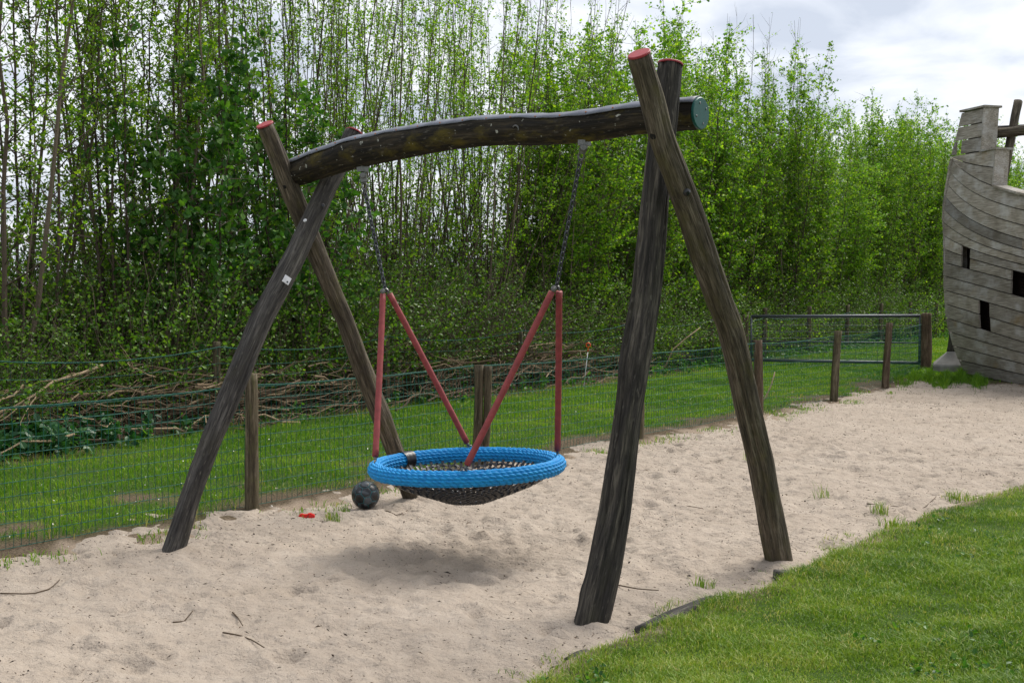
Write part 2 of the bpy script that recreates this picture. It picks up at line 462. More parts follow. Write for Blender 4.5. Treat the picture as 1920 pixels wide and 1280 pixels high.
# ------------------------------------------------------------------ ground
def grid_mesh(q, r, fn):
    Q, Rr = np.meshgrid(q, r, indexing='ij')
    V, at = fn(Q.ravel(), Rr.ravel())
    nq, nr = len(q), len(r)
    i, j = np.meshgrid(np.arange(nq - 1), np.arange(nr - 1), indexing='ij')
    f = np.stack([i * nr + j, (i + 1) * nr + j, (i + 1) * nr + j + 1, i * nr + j + 1], -1).reshape(-1, 4)
    return V, f, at
def space(*parts):
    a = [np.arange(s, e_, st) for s, e_, st in parts]
    return np.concatenate(a)
V = np.array([[-400, -60, -0.25], [400, -60, -0.25], [400, 900, -0.25], [-400, 900, -0.25]], float)
mb = MB().add(V, np.array([[0, 1, 2, 3]]))
tag(put('field', mb, M['meadow'], origin=(0, 0, -0.25)), kind='structure')

prng = np.random.default_rng(11)
FOOT = []
for _ in range(1500):
    q = prng.uniform(-5, 9) if prng.random() < 0.75 else prng.uniform(9, 20); r = prng.uniform(-7.5, 0.0)
    FOOT.append((q, r, prng.uniform(0.04, 0.11), prng.uniform(0.4, 1.0), prng.uniform(0, 3.14), prng.uniform(0.008, 0.032)))
def sand_fn(Q, Rr):
    X = FA[0] + FDIR[0] * Q + FPERP[0] * Rr; Y = FA[1] + FDIR[1] * Q + FPERP[1] * Rr
    Z = height_sand(X, Y)
    for q, r, s, el, an, dp in FOOT:
        m = (np.abs(Q - q) < s * 2.6) & (np.abs(Rr - r) < s * 2.6)
        if not m.any(): continue
        a, b = Q[m] - q, Rr[m] - r
        a2 = (a * math.cos(an) + b * math.sin(an)) / s; b2 = (-a * math.sin(an) + b * math.cos(an)) / (s * el)
        k = a2 * a2 + b2 * b2
        Z[m] += dp * (-np.exp(-k * 1.4) + 0.55 * np.exp(-(np.sqrt(k) - 1.35) ** 2 * 5))
    # hollow worn under the swing, small piles at the log feet
    sx, sy = SEATXY
    Z -= 0.05 * np.exp(-((X - sx) ** 2 + (Y - sy) ** 2) / 0.55)
    for fx, fy in FEET:
        Z += 0.028 * np.exp(-((X - fx) ** 2 + (Y - fy) ** 2) / 0.035)
    return np.stack([X, Y, Z], -1), {}

# swing layout first (needed for hollows)
MID_R = 0.5 * (ground(1110, 1185) + ground(1458, 1045))
MID_L = 0.5 * (ground(328, 1030) + ground(775, 940))
BC = 0.5 * (MID_R + MID_L); BC[2] = 0
def leg_plane(mid, off): return mid + BDIR * off
PL = {'FR': leg_plane(MID_R, -0.085), 'BR': leg_plane(MID_R, 0.085), 'FL': leg_plane(MID_L, 0.085), 'BL': leg_plane(MID_L, -0.085)}
SEATC = onplane(876, 873, BC, ADIR)
SEATXY = (SEATC[0], SEATC[1])
FEETPX = {'FR': (1108, 1180), 'BR': (1458, 1040), 'FL': (328, 1028), 'BL': (775, 938)}
FEET = [tuple(onplane(*FEETPX[k], PL[k], BDIR)[:2]) for k in FEETPX]
print('seat', SEATC, 'feet', FEET)

V, f, at = grid_mesh(space((-8, -4, 0.12), (-4, 6.5, 0.026), (6.5, 12, 0.06), (12, 26, 0.16)), space((-13, -8, 0.2), (-8, -5.5, 0.06), (-5.5, 0.25, 0.026), (0.25, 1.2, 0.12)), sand_fn)
tag(put('sand', MB().add(V, f), M['sand'], origin=(0, 0, 0), smooth=True), kind='structure')

def lawn_h(X, Y):
    d = seg_dist(X, Y, LAWN) + 0.10 * fbm(X * 2.2, Y * 2.2, 5, 4)
    return d, -0.10 + 0.155 * sstep(-0.22, 0.12, d) + 0.02 * fbm(X * 1.5, Y * 1.5, 8, 3) * sstep(0, 0.3, d) + 0.03 * sstep(0.2, 2.5, d)
def lawn_fn(X, Y):
    d, Z = lawn_h(X, Y)
    return np.stack([X, Y, Z], -1), {'soil': 1 - sstep(0.02, 0.3, d + 0.1 * fbm(X * 6, Y * 6, 2, 3)), 'drift': 1 - sstep(-0.02, 0.16, d + 0.16 * fbm(X * 9, Y * 9, 4, 3))}
V, f, at = grid_mesh(space((-4, 6, 0.06), (6, 16, 0.15)), space((0.5, 11, 0.06), (11, 22, 0.2)), lawn_fn)
keep = (seg_dist(V[:, 0], V[:, 1], LAWN) > -0.6)
f = f[keep[f].all(1)]
tag(put('lawn', MB().add(V, f, **at), M['turf'], origin=(0, 0, 0), smooth=True), kind='structure')

def strip_h(X, Y):
    d = -seg_dist(X, Y, SANDB) + 0.16 * fbm(X * 1.3, Y * 1.3, 31, 4)
    b = (X - BF0[0]) * BFP[0] + (Y - BF0[1]) * BFP[1]
    Z = -0.08 + 0.105 * sstep(-0.6, 0.5, d) + 0.02 * fbm(X * 6, Y * 6, 19, 3) + 0.05 * sstep(0.2, 2.5, d) + 0.03 * fbm(X * 0.9, Y * 0.9, 18, 4) * sstep(0, 0.4, d)
    return d, b, Z
def strip_soil(X, Y, d, b):
    edge = 1 - sstep(0.20, 0.95, d + 1.35 * fbm(X * 1.4, Y * 1.4, 44, 4))
    hedge = sstep(-0.9, 0.1, b + 0.7 * fbm(X * 0.8, Y * 0.8, 51, 3)) * (1 - sstep(25, 28, Y) * (1 - sstep(0.8, 1.6, b)))
    return np.clip(np.maximum(edge * 0.95, hedge), 0, 1)
def strip_fn(Q, Rr):
    X = FA[0] + FDIR[0] * Q + FPERP[0] * Rr; Y = FA[1] + FDIR[1] * Q + FPERP[1] * Rr
    d, b, Z = strip_h(X, Y)
    return np.stack([X, Y, Z], -1), {'soil': strip_soil(X, Y, d, b), 'drift': 1 - sstep(0.0, 0.30, d + 0.45 * fbm(X * 5, Y * 5, 6, 4))}
V, f, at = grid_mesh(space((-12, 14, 0.09), (14, 50, 0.25)), space((-14, -2, 0.4), (-2, 3.5, 0.09), (3.5, 16, 0.5)), strip_fn)
keep = (seg_dist(V[:, 0], V[:, 1], SANDB) < 1.1)
f = f[keep[f].all(1)]
tag(put('grass_strip', MB().add(V, f, **at), M['turf'], origin=(0, 0, 0), smooth=True), kind='structure')

# ------------------------------------------------------------------ swing frame: four crossed logs and a beam
def log(pts, radii, seed, sides=64, step=0.03, crack=None, knots=6):
    """swept round timber; returns MB with 'grain'"""
    pts = np.array(pts, float); radii = np.array(radii, float)
    L = np.concatenate([[0], np.cumsum(np.linalg.norm(np.diff(pts, axis=0), axis=1))])
    n = max(8, int(L[-1] / step)); s = np.linspace(0, L[-1], n)
    # smooth (Catmull-like) interpolation by double averaging
    P = np.stack([np.interp(s, L, pts[:, k]) for k in range(3)], -1); Rr = np.interp(s, L, radii)
    for _ in range(max(2, int(0.09 / step))):
        P[1:-1] = 0.25 * P[:-2] + 0.5 * P[1:-1] + 0.25 * P[2:]; Rr[1:-1] = 0.25 * Rr[:-2] + 0.5 * Rr[1:-1] + 0.25 * Rr[2:]
    T = np.gradient(P, axis=0); T /= np.linalg.norm(T, axis=1, keepdims=True)
    main = P[-1] - P[0]; ref = np.array([1, 0.2, 0.0]) if abs(main[2]) > 0.6 * np.linalg.norm(main) else np.array([0, 0.1, 1.0])
    A = np.cross(T, ref); A /= np.linalg.norm(A, axis=1, keepdims=True); B = np.cross(T, A)
    th = np.arange(sides) * 2 * np.pi / sides
    S_, TH = np.meshgrid(s, th, indexing='ij')
    cx, sy_ = np.cos(TH), np.sin(TH)
    rg = np.random.default_rng(seed)
    disp = 0.015 * fbm(cx * 1.6 + seed, S_ * 2.2 + sy_ * 1.6, seed, 3) + 0.004 * fbm(cx * 7 + sy_ * 5, S_ * 1.2, seed + 5, 3) + 0.0025 * vnoise(TH * 9, S_ * 1.5, seed)
    for _ in range(knots):
        ks, kt = rg.uniform(0, 1) * L[-1], rg.uniform(0, 6.28)
        dth = np.angle(np.exp(1j * (TH - kt)))
        disp += rg.uniform(-0.006, 0.012) * np.exp(-((S_ - ks) / 0.05) ** 2 - (dth / 0.4) ** 2)
    for (ct, s0, s1, dep) in (crack or []):
        dth = np.angle(np.exp(1j * (TH - ct - 0.25 * np.sin(S_ * 2.1))))
        disp -= dep * np.exp(-(dth / 0.07) ** 2) * sstep(s0, s0 + 0.15, S_) * (1 - sstep(s1 - 0.15, s1, S_))
    rr = Rr[:, None] + disp
    V = P[:, None, :] + rr[..., None] * (A[:, None, :] * cx[..., None] + B[:, None, :] * sy_[..., None])
    g = np.stack([cx * Rr[:, None] + seed * 1.7, sy_ * Rr[:, None], S_], -1)
    k, q = np.meshgrid(np.arange(n - 1), np.arange(sides), indexing='ij'); q2 = (q + 1) % sides
    fq = np.stack([k * sides + q, (k + 1) * sides + q, (k + 1) * sides + q2, k * sides + q2], -1).reshape(-1, 4)
    V = V.reshape(-1, 3); g = g.reshape(-1, 3)
    V = np.concatenate([V, P[:1], P[-1:]]); g = np.concatenate([g, g[:1], g[-1:]])
    nb = n * sides
    tr = [(nb, a, (a + 1) % sides) for a in range(sides)] + [(nb + 1, (n - 1) * sides + (a + 1) % sides, (n - 1) * sides + a) for a in range(sides)]
    return MB().add(V, fq, np.array(tr), grain=g), P, T, Rr, (A, B)

frame = thing('swing_frame', 'log swing frame of two crossed leg pairs and a mossy bowed beam, on the sand', 'swing frame', tuple(BC))
legs = {
 'FR': dict(px=[(1098, 1215, 35), (1105, 1180, 35), (1134, 1060, 33), (1154, 960, 30), (1164, 880, 28), (1173, 810, 24), (1181, 755, 25), (1190, 685, 29), (1202, 610, 30), (1211, 560, 28), (1219, 480, 27), (1229, 371, 26), (1245, 230, 25), (1257, 122, 23)], m='leg_dark', crack=[(4.2, 1.6, 2.9, 0.03), (5.0, 1.0, 2.2, 0.020), (0.4, 0.1, 1.4, 0.016), (2.0, 0.5, 2.1, 0.018), (3.2, 0.0, 1.2, 0.014)]),
 'BR': dict(px=[(1463, 1065, 26), (1458, 1040, 26), (1443, 960, 25), (1425, 860, 25), (1400, 760, 24), (1386, 685, 25), (1367, 610, 26), (1348, 560, 25), (1321, 480, 27), (1283, 371, 26), (1240, 257, 24), (1216, 160, 22), (1199, 103, 21)], m='leg_brown', crack=[(0.6, 0.5, 1.9, 0.016), (2.6, 0.2, 1.5, 0.014), (4.1, 1.2, 2.8, 0.016), (5.3, 0.0, 1.3, 0.014)]),
 'FL': dict(px=[(318, 1050, 22), (326, 1028, 22), (355, 937, 19.5), (396, 825, 20), (442, 712, 21), (490, 600, 21.5), (553, 480, 21), (609, 360, 19), (640, 300, 18.5), (664, 252, 18)], m='leg_grey', crack=[(0.3, 0.1, 1.6, 0.014), (2.2, 0.9, 2.6, 0.014), (3.9, 0.3, 2.0, 0.016), (5.5, 1.0, 2.9, 0.014)]),
 'BL': dict(px=[(783, 960, 18), (775, 938, 17.5), (735, 834, 16.5), (718, 787, 18), (681, 694, 18), (647, 600, 17), (592, 470, 18), (542, 349, 17.5), (518, 285, 16.5), (497, 235, 16)], m='leg_brown', crack=[(1.0, 0.3, 1.7, 0.014), (2.9, 0.8, 2.5, 0.016), (4.4, 0.1, 1.4, 0.014), (5.8, 1.1, 2.7, 0.014)]),
}
LEG = {}
for k, dct in legs.items():
    pts, rad = [], []
    for u, v, hw in dct['px']:
        p = onplane(u, v, PL[k], BDIR)
        pts.append(p); rad.append(hw * np.dot(p - CAM, _fw) / F * 0.97)
    mb, P, T, Rr, AB = log(pts, rad, {'FR': 3, 'BR': 5, 'FL': 8, 'BL': 12}[k], crack=dct['crack'], knots=9)
    o = put('post', mb, M[dct['m']], frame, smooth=True)
    LEG[k] = (o, P, T, Rr)
    Vc, fq, ft = disc(P[-1], T[-1], Rr[-1] * 1.08, 0.011, 28)
    put('end_cap', MB().add(Vc, fq, ft), M['red_cap'], o, smooth=False)

# beam in the vertical plane through BC
beam_px = [(556, 324, 26), (600, 308, 28), (660, 288, 29), (740, 272, 29), (830, 256, 28), (900, 248, 28), (980, 244, 28), (1050, 243, 28), (1120, 234, 28), (1200, 222, 29), (1270, 216, 29), (1311, 213, 29)]
pts, rad = [], []
for u, v, hw in beam_px:
    p = onplane(u, v, BC, ADIR)
    pts.append(p); rad.append(hw * np.dot(p - CAM, _fw) / F * 0.99)
mb, BP, BT, BR_, AB = log(pts, rad, 21, sides=40, step=0.02, crack=[(1.2, 0.8, 2.2, 0.006)], knots=14)
beam = put('crossbeam', mb, M['beam'], frame, smooth=True)
Vc, fq, ft = disc(BP[-1], BT[-1], BR_[-1] * 1.05, 0.014, 36)
gcap = put('end_cap', MB().add(Vc, fq, ft), M['green_cap'], beam)
gcap['label'] = 'green round cap on the near end of the beam'
a_ = np.cross(BT[-1], [0, 0, 1.0]); a_ /= np.linalg.norm(a_); b_ = np.cross(a_, BT[-1])
for an in (70, 150, 250, 340):
    c = BP[-1] + BT[-1] * 0.013 + (a_ * math.cos(R(an)) + b_ * math.sin(R(an))) * BR_[-1] * 0.68
    Vc, fq, ft = disc(c, BT[-1], 0.0065, 0.004, 10)
    put('screw', MB().add(Vc, fq, ft), M['steel'], beam)
# grey cover strip along the beam's top
n = len(BP); V = []; cov_n = 9
for i in range(n):
    a_ = np.cross(BT[i], [0, 0, 1.0]); a_ /= np.linalg.norm(a_); b_ = np.cross(a_, BT[i])
    half = R(50) + 0.05 * math.sin(i * 0.11) + 0.05 * math.sin(i * 0.047 + 1) + 0.03 * math.sin(i * 0.37)
    for j in range(cov_n):
        an = -half + 2 * half * j / (cov_n - 1)
        rr = BR_[i] + 0.010 + 0.0015 * math.sin(i * 0.7 + j)
        V.append(BP[i] + (a_ * math.sin(an) + b_ * math.cos(an)) * rr)
V = np.array(V); i, j = np.meshgrid(np.arange(n - 1), np.arange(cov_n - 1), indexing='ij')
f = np.stack([i * cov_n + j, i * cov_n + j + 1, (i + 1) * cov_n + j + 1, (i + 1) * cov_n + j], -1).reshape(-1, 4)
cov = put('cover_strip', MB().add(V, f), M['cover'], beam, smooth=True)
sol = cov.modifiers.new('thickness', 'SOLIDIFY'); sol.thickness = 0.006; sol.offset = -1
for i in range(6, n - 4, 9):
    a_ = np.cross(BT[i], [0, 0, 1.0]); a_ /= np.linalg.norm(a_); b_ = np.cross(a_, BT[i])
    an = R(44) * (1 if a_[1] < 0 else -1)
    nn = a_ * math.sin(an) + b_ * math.cos(an)
    Vc, fq, ft = disc(BP[i] + nn * (BR_[i] + 0.010), nn, 0.0055, 0.004, 8)
    put('screw', MB().add(Vc, fq, ft), M['rust'], cov)
# bolt plugs, and black discs painting the shade of open bolt holes
def bolt(k, v_px, px, proud, r, m):
    o, P, T, Rr = LEG[k]
    c0 = onplane(px, v_px, PL[k], BDIR)
    i = int(np.argmin(np.linalg.norm(P - c0, axis=1)))
    tgt = ray(px, v_px); best = None
    for an in np.linspace(0, 2 * np.pi, 180):
        a_ = np.cross(T[i], [0.3, 0.9, 0.1]); a_ /= np.linalg.norm(a_); b_ = np.cross(a_, T[i])
        nn = a_ * math.cos(an) + b_ * math.sin(an)
        if np.dot(nn, CAM - P[i]) < 0: continue
        q = P[i] + nn * Rr[i] - CAM
        x = 960 + F * q[0] / np.dot(q, _fw)
        if best is None or abs(x - px) < best[0]: best = (abs(x - px), nn)
    nn = best[1]
    Vc, fq, ft = disc(P[i] + nn * (Rr[i] - 0.004), nn, r, 0.004 + proud, 16, bevel=0.3)
    put('bolt_disc', MB().add(Vc, fq, ft), M[m], o)
bolt('BR', 253, 1224, 0.003, 0.020, 'hole_shade'); bolt('BR', 332, 1288, 0.012, 0.020, 'blackpl')
bolt('BL', 348, 532, 0.003, 0.017, 'hole_shade'); bolt('FL', 397, 605, 0.008, 0.018, 'blackpl')
bolt('FL', 413, 572, 0.004, 0.013, 'white')
# white plate on the left front leg
o, P, T, Rr = LEG['FL']
c0 = onplane(533, 532, PL['FL'], BDIR)
i = int(np.argmin(np.linalg.norm(P - c0, axis=1)))
nn = CAM - P[i]; nn -= T[i] * np.dot(nn, T[i]); nn /= np.linalg.norm(nn); sd = np.cross(nn, T[i])
nn2 = nn + 0.35 * sd * (1 if sd[0] > 0 else -1); nn2 /= np.linalg.norm(nn2); sd = np.cross(T[i], nn2)
Vb, fb = box(P[i] + nn2 * (Rr[i] + 0.006), (0.052, 0.055, 0.006), [sd, T[i], nn2], 0.92)
npl = put('name_plate', MB().add(Vb, fb), M['white'], o)
Vc, fq, ft = disc(P[i] + nn2 * (Rr[i] + 0.0085) + sd * 0.008 - T[i] * 0.012, nn2, 0.007, 0.0012, 12)
put('emblem', MB().add(Vc, fq, ft), M['chain'], o)
# little grey half ring hooked on the beam
i = int(np.argmin([abs(960 + F * (p - CAM)[0] / np.dot(p - CAM, _fw) - 984) for p in BP]))
nn = CAM - BP[i]; nn[2] = 0.1; nn -= BT[i] * np.dot(nn, BT[i]); nn /= np.linalg.norm(nn)
th = np.linspace(-0.4, 2.6, 10)
Pp = np.array([[BP[i] + nn * (BR_[i] + 0.004) + BT[i] * 0.022 * math.cos(q) + np.array([0, 0, 1]) * (0.022 * math.sin(q) - 0.01) for q in th]])
Vt, q, tr = tubes(Pp, np.full((1, 10), 0.004), 6)
put('wire_hook', MB().add(Vt, q, tr), M['steel'], beam, smooth=True)

# ------------------------------------------------------------------ basket swing
RING_R, RING_r = 0.565, 0.047
swing = thing('basket_swing', 'round basket swing with blue rope rim and black net, hung on chains and red bars', 'swing', tuple(SEATC))
tilt_r = R(1.6)                                   # right side a little higher
tx = np.array([math.cos(tilt_r), 0, math.sin(tilt_r)]); ty = np.array([0, 1.0, -0.012]); tz = np.cross(tx, ty); tz /= np.linalg.norm(tz); ty = np.cross(tz, tx)
def ringp(ang, rad=RING_R, z=0.0):
    return SEATC + tx * rad * math.cos(ang) + ty * rad * math.sin(ang) + tz * z
# braided rope: staggered plump stitches round the tube
NU, NV = 92, 13
su, sv = 11, 8
nu, nv = NU * su, NV * sv
U, Vv = np.meshgrid(np.arange(nu) / su, np.arange(nv) / sv, indexing='ij')
row = np.floor(Vv)
uu = U + 0.42 * row + 0.75 * (Vv - row)
uu = uu + 0.10 * np.sin(row * 2.7)
cu = uu - np.floor(uu) - 0.5; cv = Vv - row - 0.5
hgt = np.sqrt(np.clip(1 - (np.abs(cu) * 2) ** 2.6 * 0.92, 0, 1)) * np.sqrt(np.clip(1 - (np.abs(cv) * 2) ** 2.2 * 0.94, 0, 1))
jit = _hash(np.floor(uu) % NU, row, 5)
rr = RING_r - 0.012 + 0.0150 * hgt + 0.003 * (jit - 0.5)
A1 = U / NU * 2 * np.pi; A2 = Vv / NV * 2 * np.pi
rad = RING_R + rr * np.cos(A2); zz_ = rr * np.sin(A2)
V = SEATC + (rad * np.cos(A1))[..., None] * tx + (rad * np.sin(A1))[..., None] * ty + zz_[..., None] * tz
i, j = np.meshgrid(np.arange(nu), np.arange(nv), indexing='ij'); i2 = (i + 1) % nu; j2 = (j + 1) % nv
f = np.stack([i * nv + j, i2 * nv + j, i2 * nv + j2, i * nv + j2], -1).reshape(-1, 4)
rim = put('rope_rim', MB().add(V.reshape(-1, 3), f, h=hgt.ravel()), M['rope'], swing, smooth=True)
rim['label'] = 'thick rim wrapped in braided bright blue rope'
# black sleeve over a joint in the rim
a0, a1 = R(132), R(141)
K = 9; S = 24; V = []
for k in range(K):
    a = a0 + (a1 - a0) * k / (K - 1)
    for s in range(S):
        q = s / S * 2 * math.pi
        r_ = RING_r + 0.008 + 0.0015 * math.sin(k * 1.9)
        V.append(ringp(a, RING_R + r_ * math.cos(q), r_ * math.sin(q)))
f = [(k * S + s, (k + 1) * S + s, (k + 1) * S + (s + 1) % S, k * S + (s + 1) % S) for k in range(K - 1) for s in range(S)]
put('black_sleeve', MB().add(np.array(V), np.array(f)), M['blackpl'], rim, smooth=True)
# net: flat straps, woven
prof_r = np.array([0.0, 0.10, 0.14, 0.21, 0.315, 0.42, 0.49, 0.53]); prof_z = np.array([-0.226, -0.223, -0.213, -0.188, -0.150, -0.108, -0.070, -0.03])
def bowl(r): return np.interp(r, prof_r, prof_z)
def octa(a):                                     # eight slightly flat sectors
    k = (a % (math.pi / 4)) - math.pi / 8
    return 0.93 + 0.07 * (1 - math.cos(math.pi / 8) / math.cos(k)) / (1 - math.cos(math.pi / 8))
def ribbon(pts, side, wd, th):
    pts = np.array(pts); side = np.array(side)
    T = np.gradient(pts, axis=0); nrm = np.cross(T, side); nrm /= np.linalg.norm(nrm, axis=1, keepdims=True)
    V = np.stack([pts - side * wd / 2 - nrm * th / 2, pts + side * wd / 2 - nrm * th / 2, pts + side * wd / 2 + nrm * th / 2, pts - side * wd / 2 + nrm * th / 2], 1)
    n = len(pts); f = [(k * 4 + s, k * 4 + (s + 1) % 4, (k + 1) * 4 + (s + 1) % 4, (k + 1) * 4 + s) for k in range(n - 1) for s in range(4)]
    return V.reshape(-1, 3), np.array(f)
rings = np.linspace(0.055, 0.505, 15)
net = MB(); knots_mb = MB()
NS = 80
for k in range(NS):
    a = 2 * math.pi * (k + 0.5) / NS
    r0 = 0.03 if k % 10 == 0 else (0.12 if k % 2 == 0 else 0.24)
    rs = np.linspace(r0, 0.525, 22)
    sdv = -tx * math.sin(a) + ty * math.cos(a)
    wob = 0.006 * np.sin(rs / (rings[1] - rings[0]) * math.pi + (k % 2) * math.pi)
    pts = [ringp(a, r_, float(bowl(r_)) + w_) for r_, w_ in zip(rs, wob)]
    net.add(*ribbon(pts, np.repeat(sdv[None], len(pts), 0), 0.0165 if k % 10 else 0.022, 0.006))
for kk, r_ in enumerate(rings):
    pts, sds = [], []
    for a in np.linspace(0, 2 * math.pi, 161):
        rx_ = r_ * octa(a)
        wob = 0.006 * math.sin(a * NS / 2 + kk * math.pi)
        pts.append(ringp(a, rx_, float(bowl(rx_)) + wob))
        sl_ = (bowl(rx_ + 0.01) - bowl(rx_ - 0.01)) / 0.02
        s_ = tx * math.cos(a) + ty * math.sin(a) + tz * sl_
        sds.append(s_ / np.linalg.norm(s_))
    net.add(*ribbon(pts, sds, 0.014, 0.006))
nt_o = put('net', net, M['strap'], swing)
nt_o['label'] = 'dipped black woven strap net of the seat'
for k in range(8):
    a = 2 * math.pi * k / 8 + 0.056
    rs = np.linspace(0.05, 0.525, 40)
    pts = np.array([[ringp(a + 0.010 * math.sin(i_ * 1.57) , r_, float(bowl(r_)) + 0.008 + 0.004 * math.cos(i_ * 1.57)) for i_, r_ in enumerate(rs)]])
    Vt, q, tr = tubes(pts, np.full((1, 40), 0.0055), 5)
    put('lacing', MB().add(Vt, q, tr), M['knot'], nt_o, smooth=True)
Vc, fq, ft = disc(ringp(0, 0, -0.235), -tz, 0.016, 0.008, 14)
put('centre_bolt', MB().add(Vc, fq, ft), M['steel'], nt_o)

JL = onplane(723, 546, BC, ADIR); JR = onplane(1043, 541, BC, ADIR)
# where the bars meet the rim, by angle
def rimtop(a): return ringp(a, RING_R, RING_r + 0.012)
bars = [(JL, rimtop(R(186)), -1), (JL, rimtop(R(91)), 1), (JR, rimtop(R(-89)), -1), (JR, rimtop(R(5)), 1)]
vdir = np.array([0.0, 0.0, 1.0])
for (J, E, s) in bars:
    d_ = E - J; Lb = np.linalg.norm(d_); d_ /= Lb
    off = np.array([1.0, 0, 0]) * 0.016 * s
    p0 = J + off + d_ * 0.02; p1 = E - d_ * 0.022
    tt = np.linspace(0, 1, 24)
    P_ = p0[None] + (p1 - p0)[None] * tt[:, None]
    bow = 0.006 * np.sin(tt * math.pi)
    P_ = P_ + bow[:, None] * np.array([0.3, 0.2, 0])
    rr = 0.0195 + 0.0008 * np.sin(tt * 40 + s)
    Vt, q, tr = tubes(P_[None], rr[None], 16)
    br = put('suspension_bar', MB().add(Vt, q, tr), M['redbar'], swing, smooth=True)
    # steel end and loop into the rim
    Vt, q, tr = tubes(np.array([[p1 - d_ * 0.005, E + d_ * 0.006]]), np.array([[0.012, 0.009]]), 10)
    mbx = MB().add(Vt, q, tr)
    th = np.linspace(0, 2 * math.pi, 15)
    a_in = np.cross(d_, [0, 0, 1.0]); a_in /= np.linalg.norm(a_in)
    Vt, q, tr = tubes(np.array([[E + d_ * (0.018 - 0.018 * math.cos(x)) + np.cross(d_, a_in) * 0.018 * math.sin(x) for x in th]]), np.full((1, 15), 0.005), 6)
    mbx.add(Vt, q, tr)
    put('rim_shackle', mbx, M['steel'], br, smooth=True)
# chains
def link_mesh():
    n = 20; th = np.linspace(0, 2 * math.pi, n, endpoint=False); s = 7
    lx, lz = 0.0105, 0.0105; st = 0.0095
    P_ = np.array([[lx * math.cos(q), 0, lz * math.sin(q) + (st if math.sin(q) > 0 else -st)] for q in th])
    T = np.roll(P_, -1, 0) - np.roll(P_, 1, 0); T /= np.linalg.norm(T, axis=1, keepdims=True)
    B = np.array([0, 1.0, 0]); A = np.cross(T, B)
    ph = np.arange(s) * 2 * math.pi / s
    V = P_[:, None] + 0.0048 * (A[:, None] * np.cos(ph)[None, :, None] + B[None, None] * np.sin(ph)[None, :, None])
    f = [(i * s + j, ((i + 1) % n) * s + j, ((i + 1) % n) * s + (j + 1) % s, i * s + (j + 1) % s) for i in range(n) for j in range(s)]
    return mesh_np('link', V.reshape(-1, 3), np.array(f), True)
LM = link_mesh(); LM.materials.append(M['chain'])
CTL = onplane(684, 356, BC, ADIR); CTR = onplane(1088, 300, BC, ADIR)
for (J, C_) in ((JL, CTL), (JR, CTR)):
    d_ = C_ - J; Lc = np.linalg.norm(d_); d_ /= Lc
    ch = bpy.data.objects.new('chain', None); COL.objects.link(ch); ch.parent = swing; ch.location = J - SEATC; ch.empty_display_size = 0.05
    nl = int(round(Lc / 0.0305))
    z = Vector(d_); x = Vector((0, 1, 0)).cross(z).normalized(); y = z.cross(x)
    for k in range(nl):
        o = bpy.data.objects.new('link', LM); COL.objects.link(o); o.parent = ch
        rot = Matrix((x, y, z)).transposed() @ Matrix.Rotation(R(40 + 90 * (k % 2)), 3, 'Z')
        o.matrix_local = Matrix.Translation(Vector(d_ * Lc * (k + 0.5) / nl)) @ rot.to_4x4()
    # shackle where the two bars meet
    Vc, fq, ft = disc(J + np.array([-0.016, -0.03, 0.0]), (0, -1, 0), 0.017, 0.012, 14)
    m2 = MB().add(Vc, fq, ft)
    Vc, fq, ft = disc(J + np.array([-0.016, -0.042, 0.0]), (0, -1, 0), 0.008, 0.008, 8); m2.add(Vc, fq, ft)
    th = np.linspace(-0.5, math.pi + 0.5, 14)
    Vt, q, tr = tubes(np.array([[J + np.array([0.018 * math.cos(x), -0.004, 0.020 * math.sin(x) - 0.004]) for x in th]]), np.full((1, 14), 0.0065), 7)
    m2.add(Vt, q, tr)
    put('shackle', m2, M['steel'], swing, smooth=False)
# hangers under the beam
for (C_, up_px) in ((CTL, (680, 318)), (CTR, (1096, 268))):
    top = onplane(*up_px, BC, ADIR)
    i = int(np.argmin(np.linalg.norm(BP - top, axis=1)))
    hg = bpy.data.objects.new('hanger', None); COL.objects.link(hg); hg.parent = frame; hg.location = top - BC; hg.empty_display_size = 0.05
    d_ = C_ - top; Lh = np.linalg.norm(d_); d_ /= Lh
    ax3 = [BDIR, ADIR, np.array([0, 0, 1.0])]
    mb = MB()
    v_, f_ = box(top + np.array([0, 0, 0.01]), (0.05, 0.06, 0.05), ax3); mb.add(v_, f_)
    put('mount_plate', mb, M['steel'], hg)
    mb = MB()
    x_ = np.cross([0, 1.0, 0], d_); x_ /= np.linalg.norm(x_); y_ = np.cross(d_, x_)
    v_, f_ = box(top + d_ * Lh * 0.42, (0.046, 0.05, Lh * 0.42), [x_, y_, d_], 0.8); mb.add(v_, f_)
    Vc, fq, ft = disc(top + d_ * Lh * 0.30 - np.array([0, 0.026, 0]), (0, -1, 0), 0.020, 0.012, 14); mb.add(Vc, fq, ft)
    put('bearing', mb, M['steel'], hg)
    th = np.linspace(0, 2 * math.pi, 16)
    Vt, q, tr = tubes(np.array([[C_ - d_ * 0.022 + x_ * 0.016 * math.cos(k) + d_ * 0.026 * math.sin(k) for k in th]]), np.full((1, 16), 0.0062), 7)
    put('shackle', MB().add(Vt, q, tr), M['steel'], hg, smooth=True)

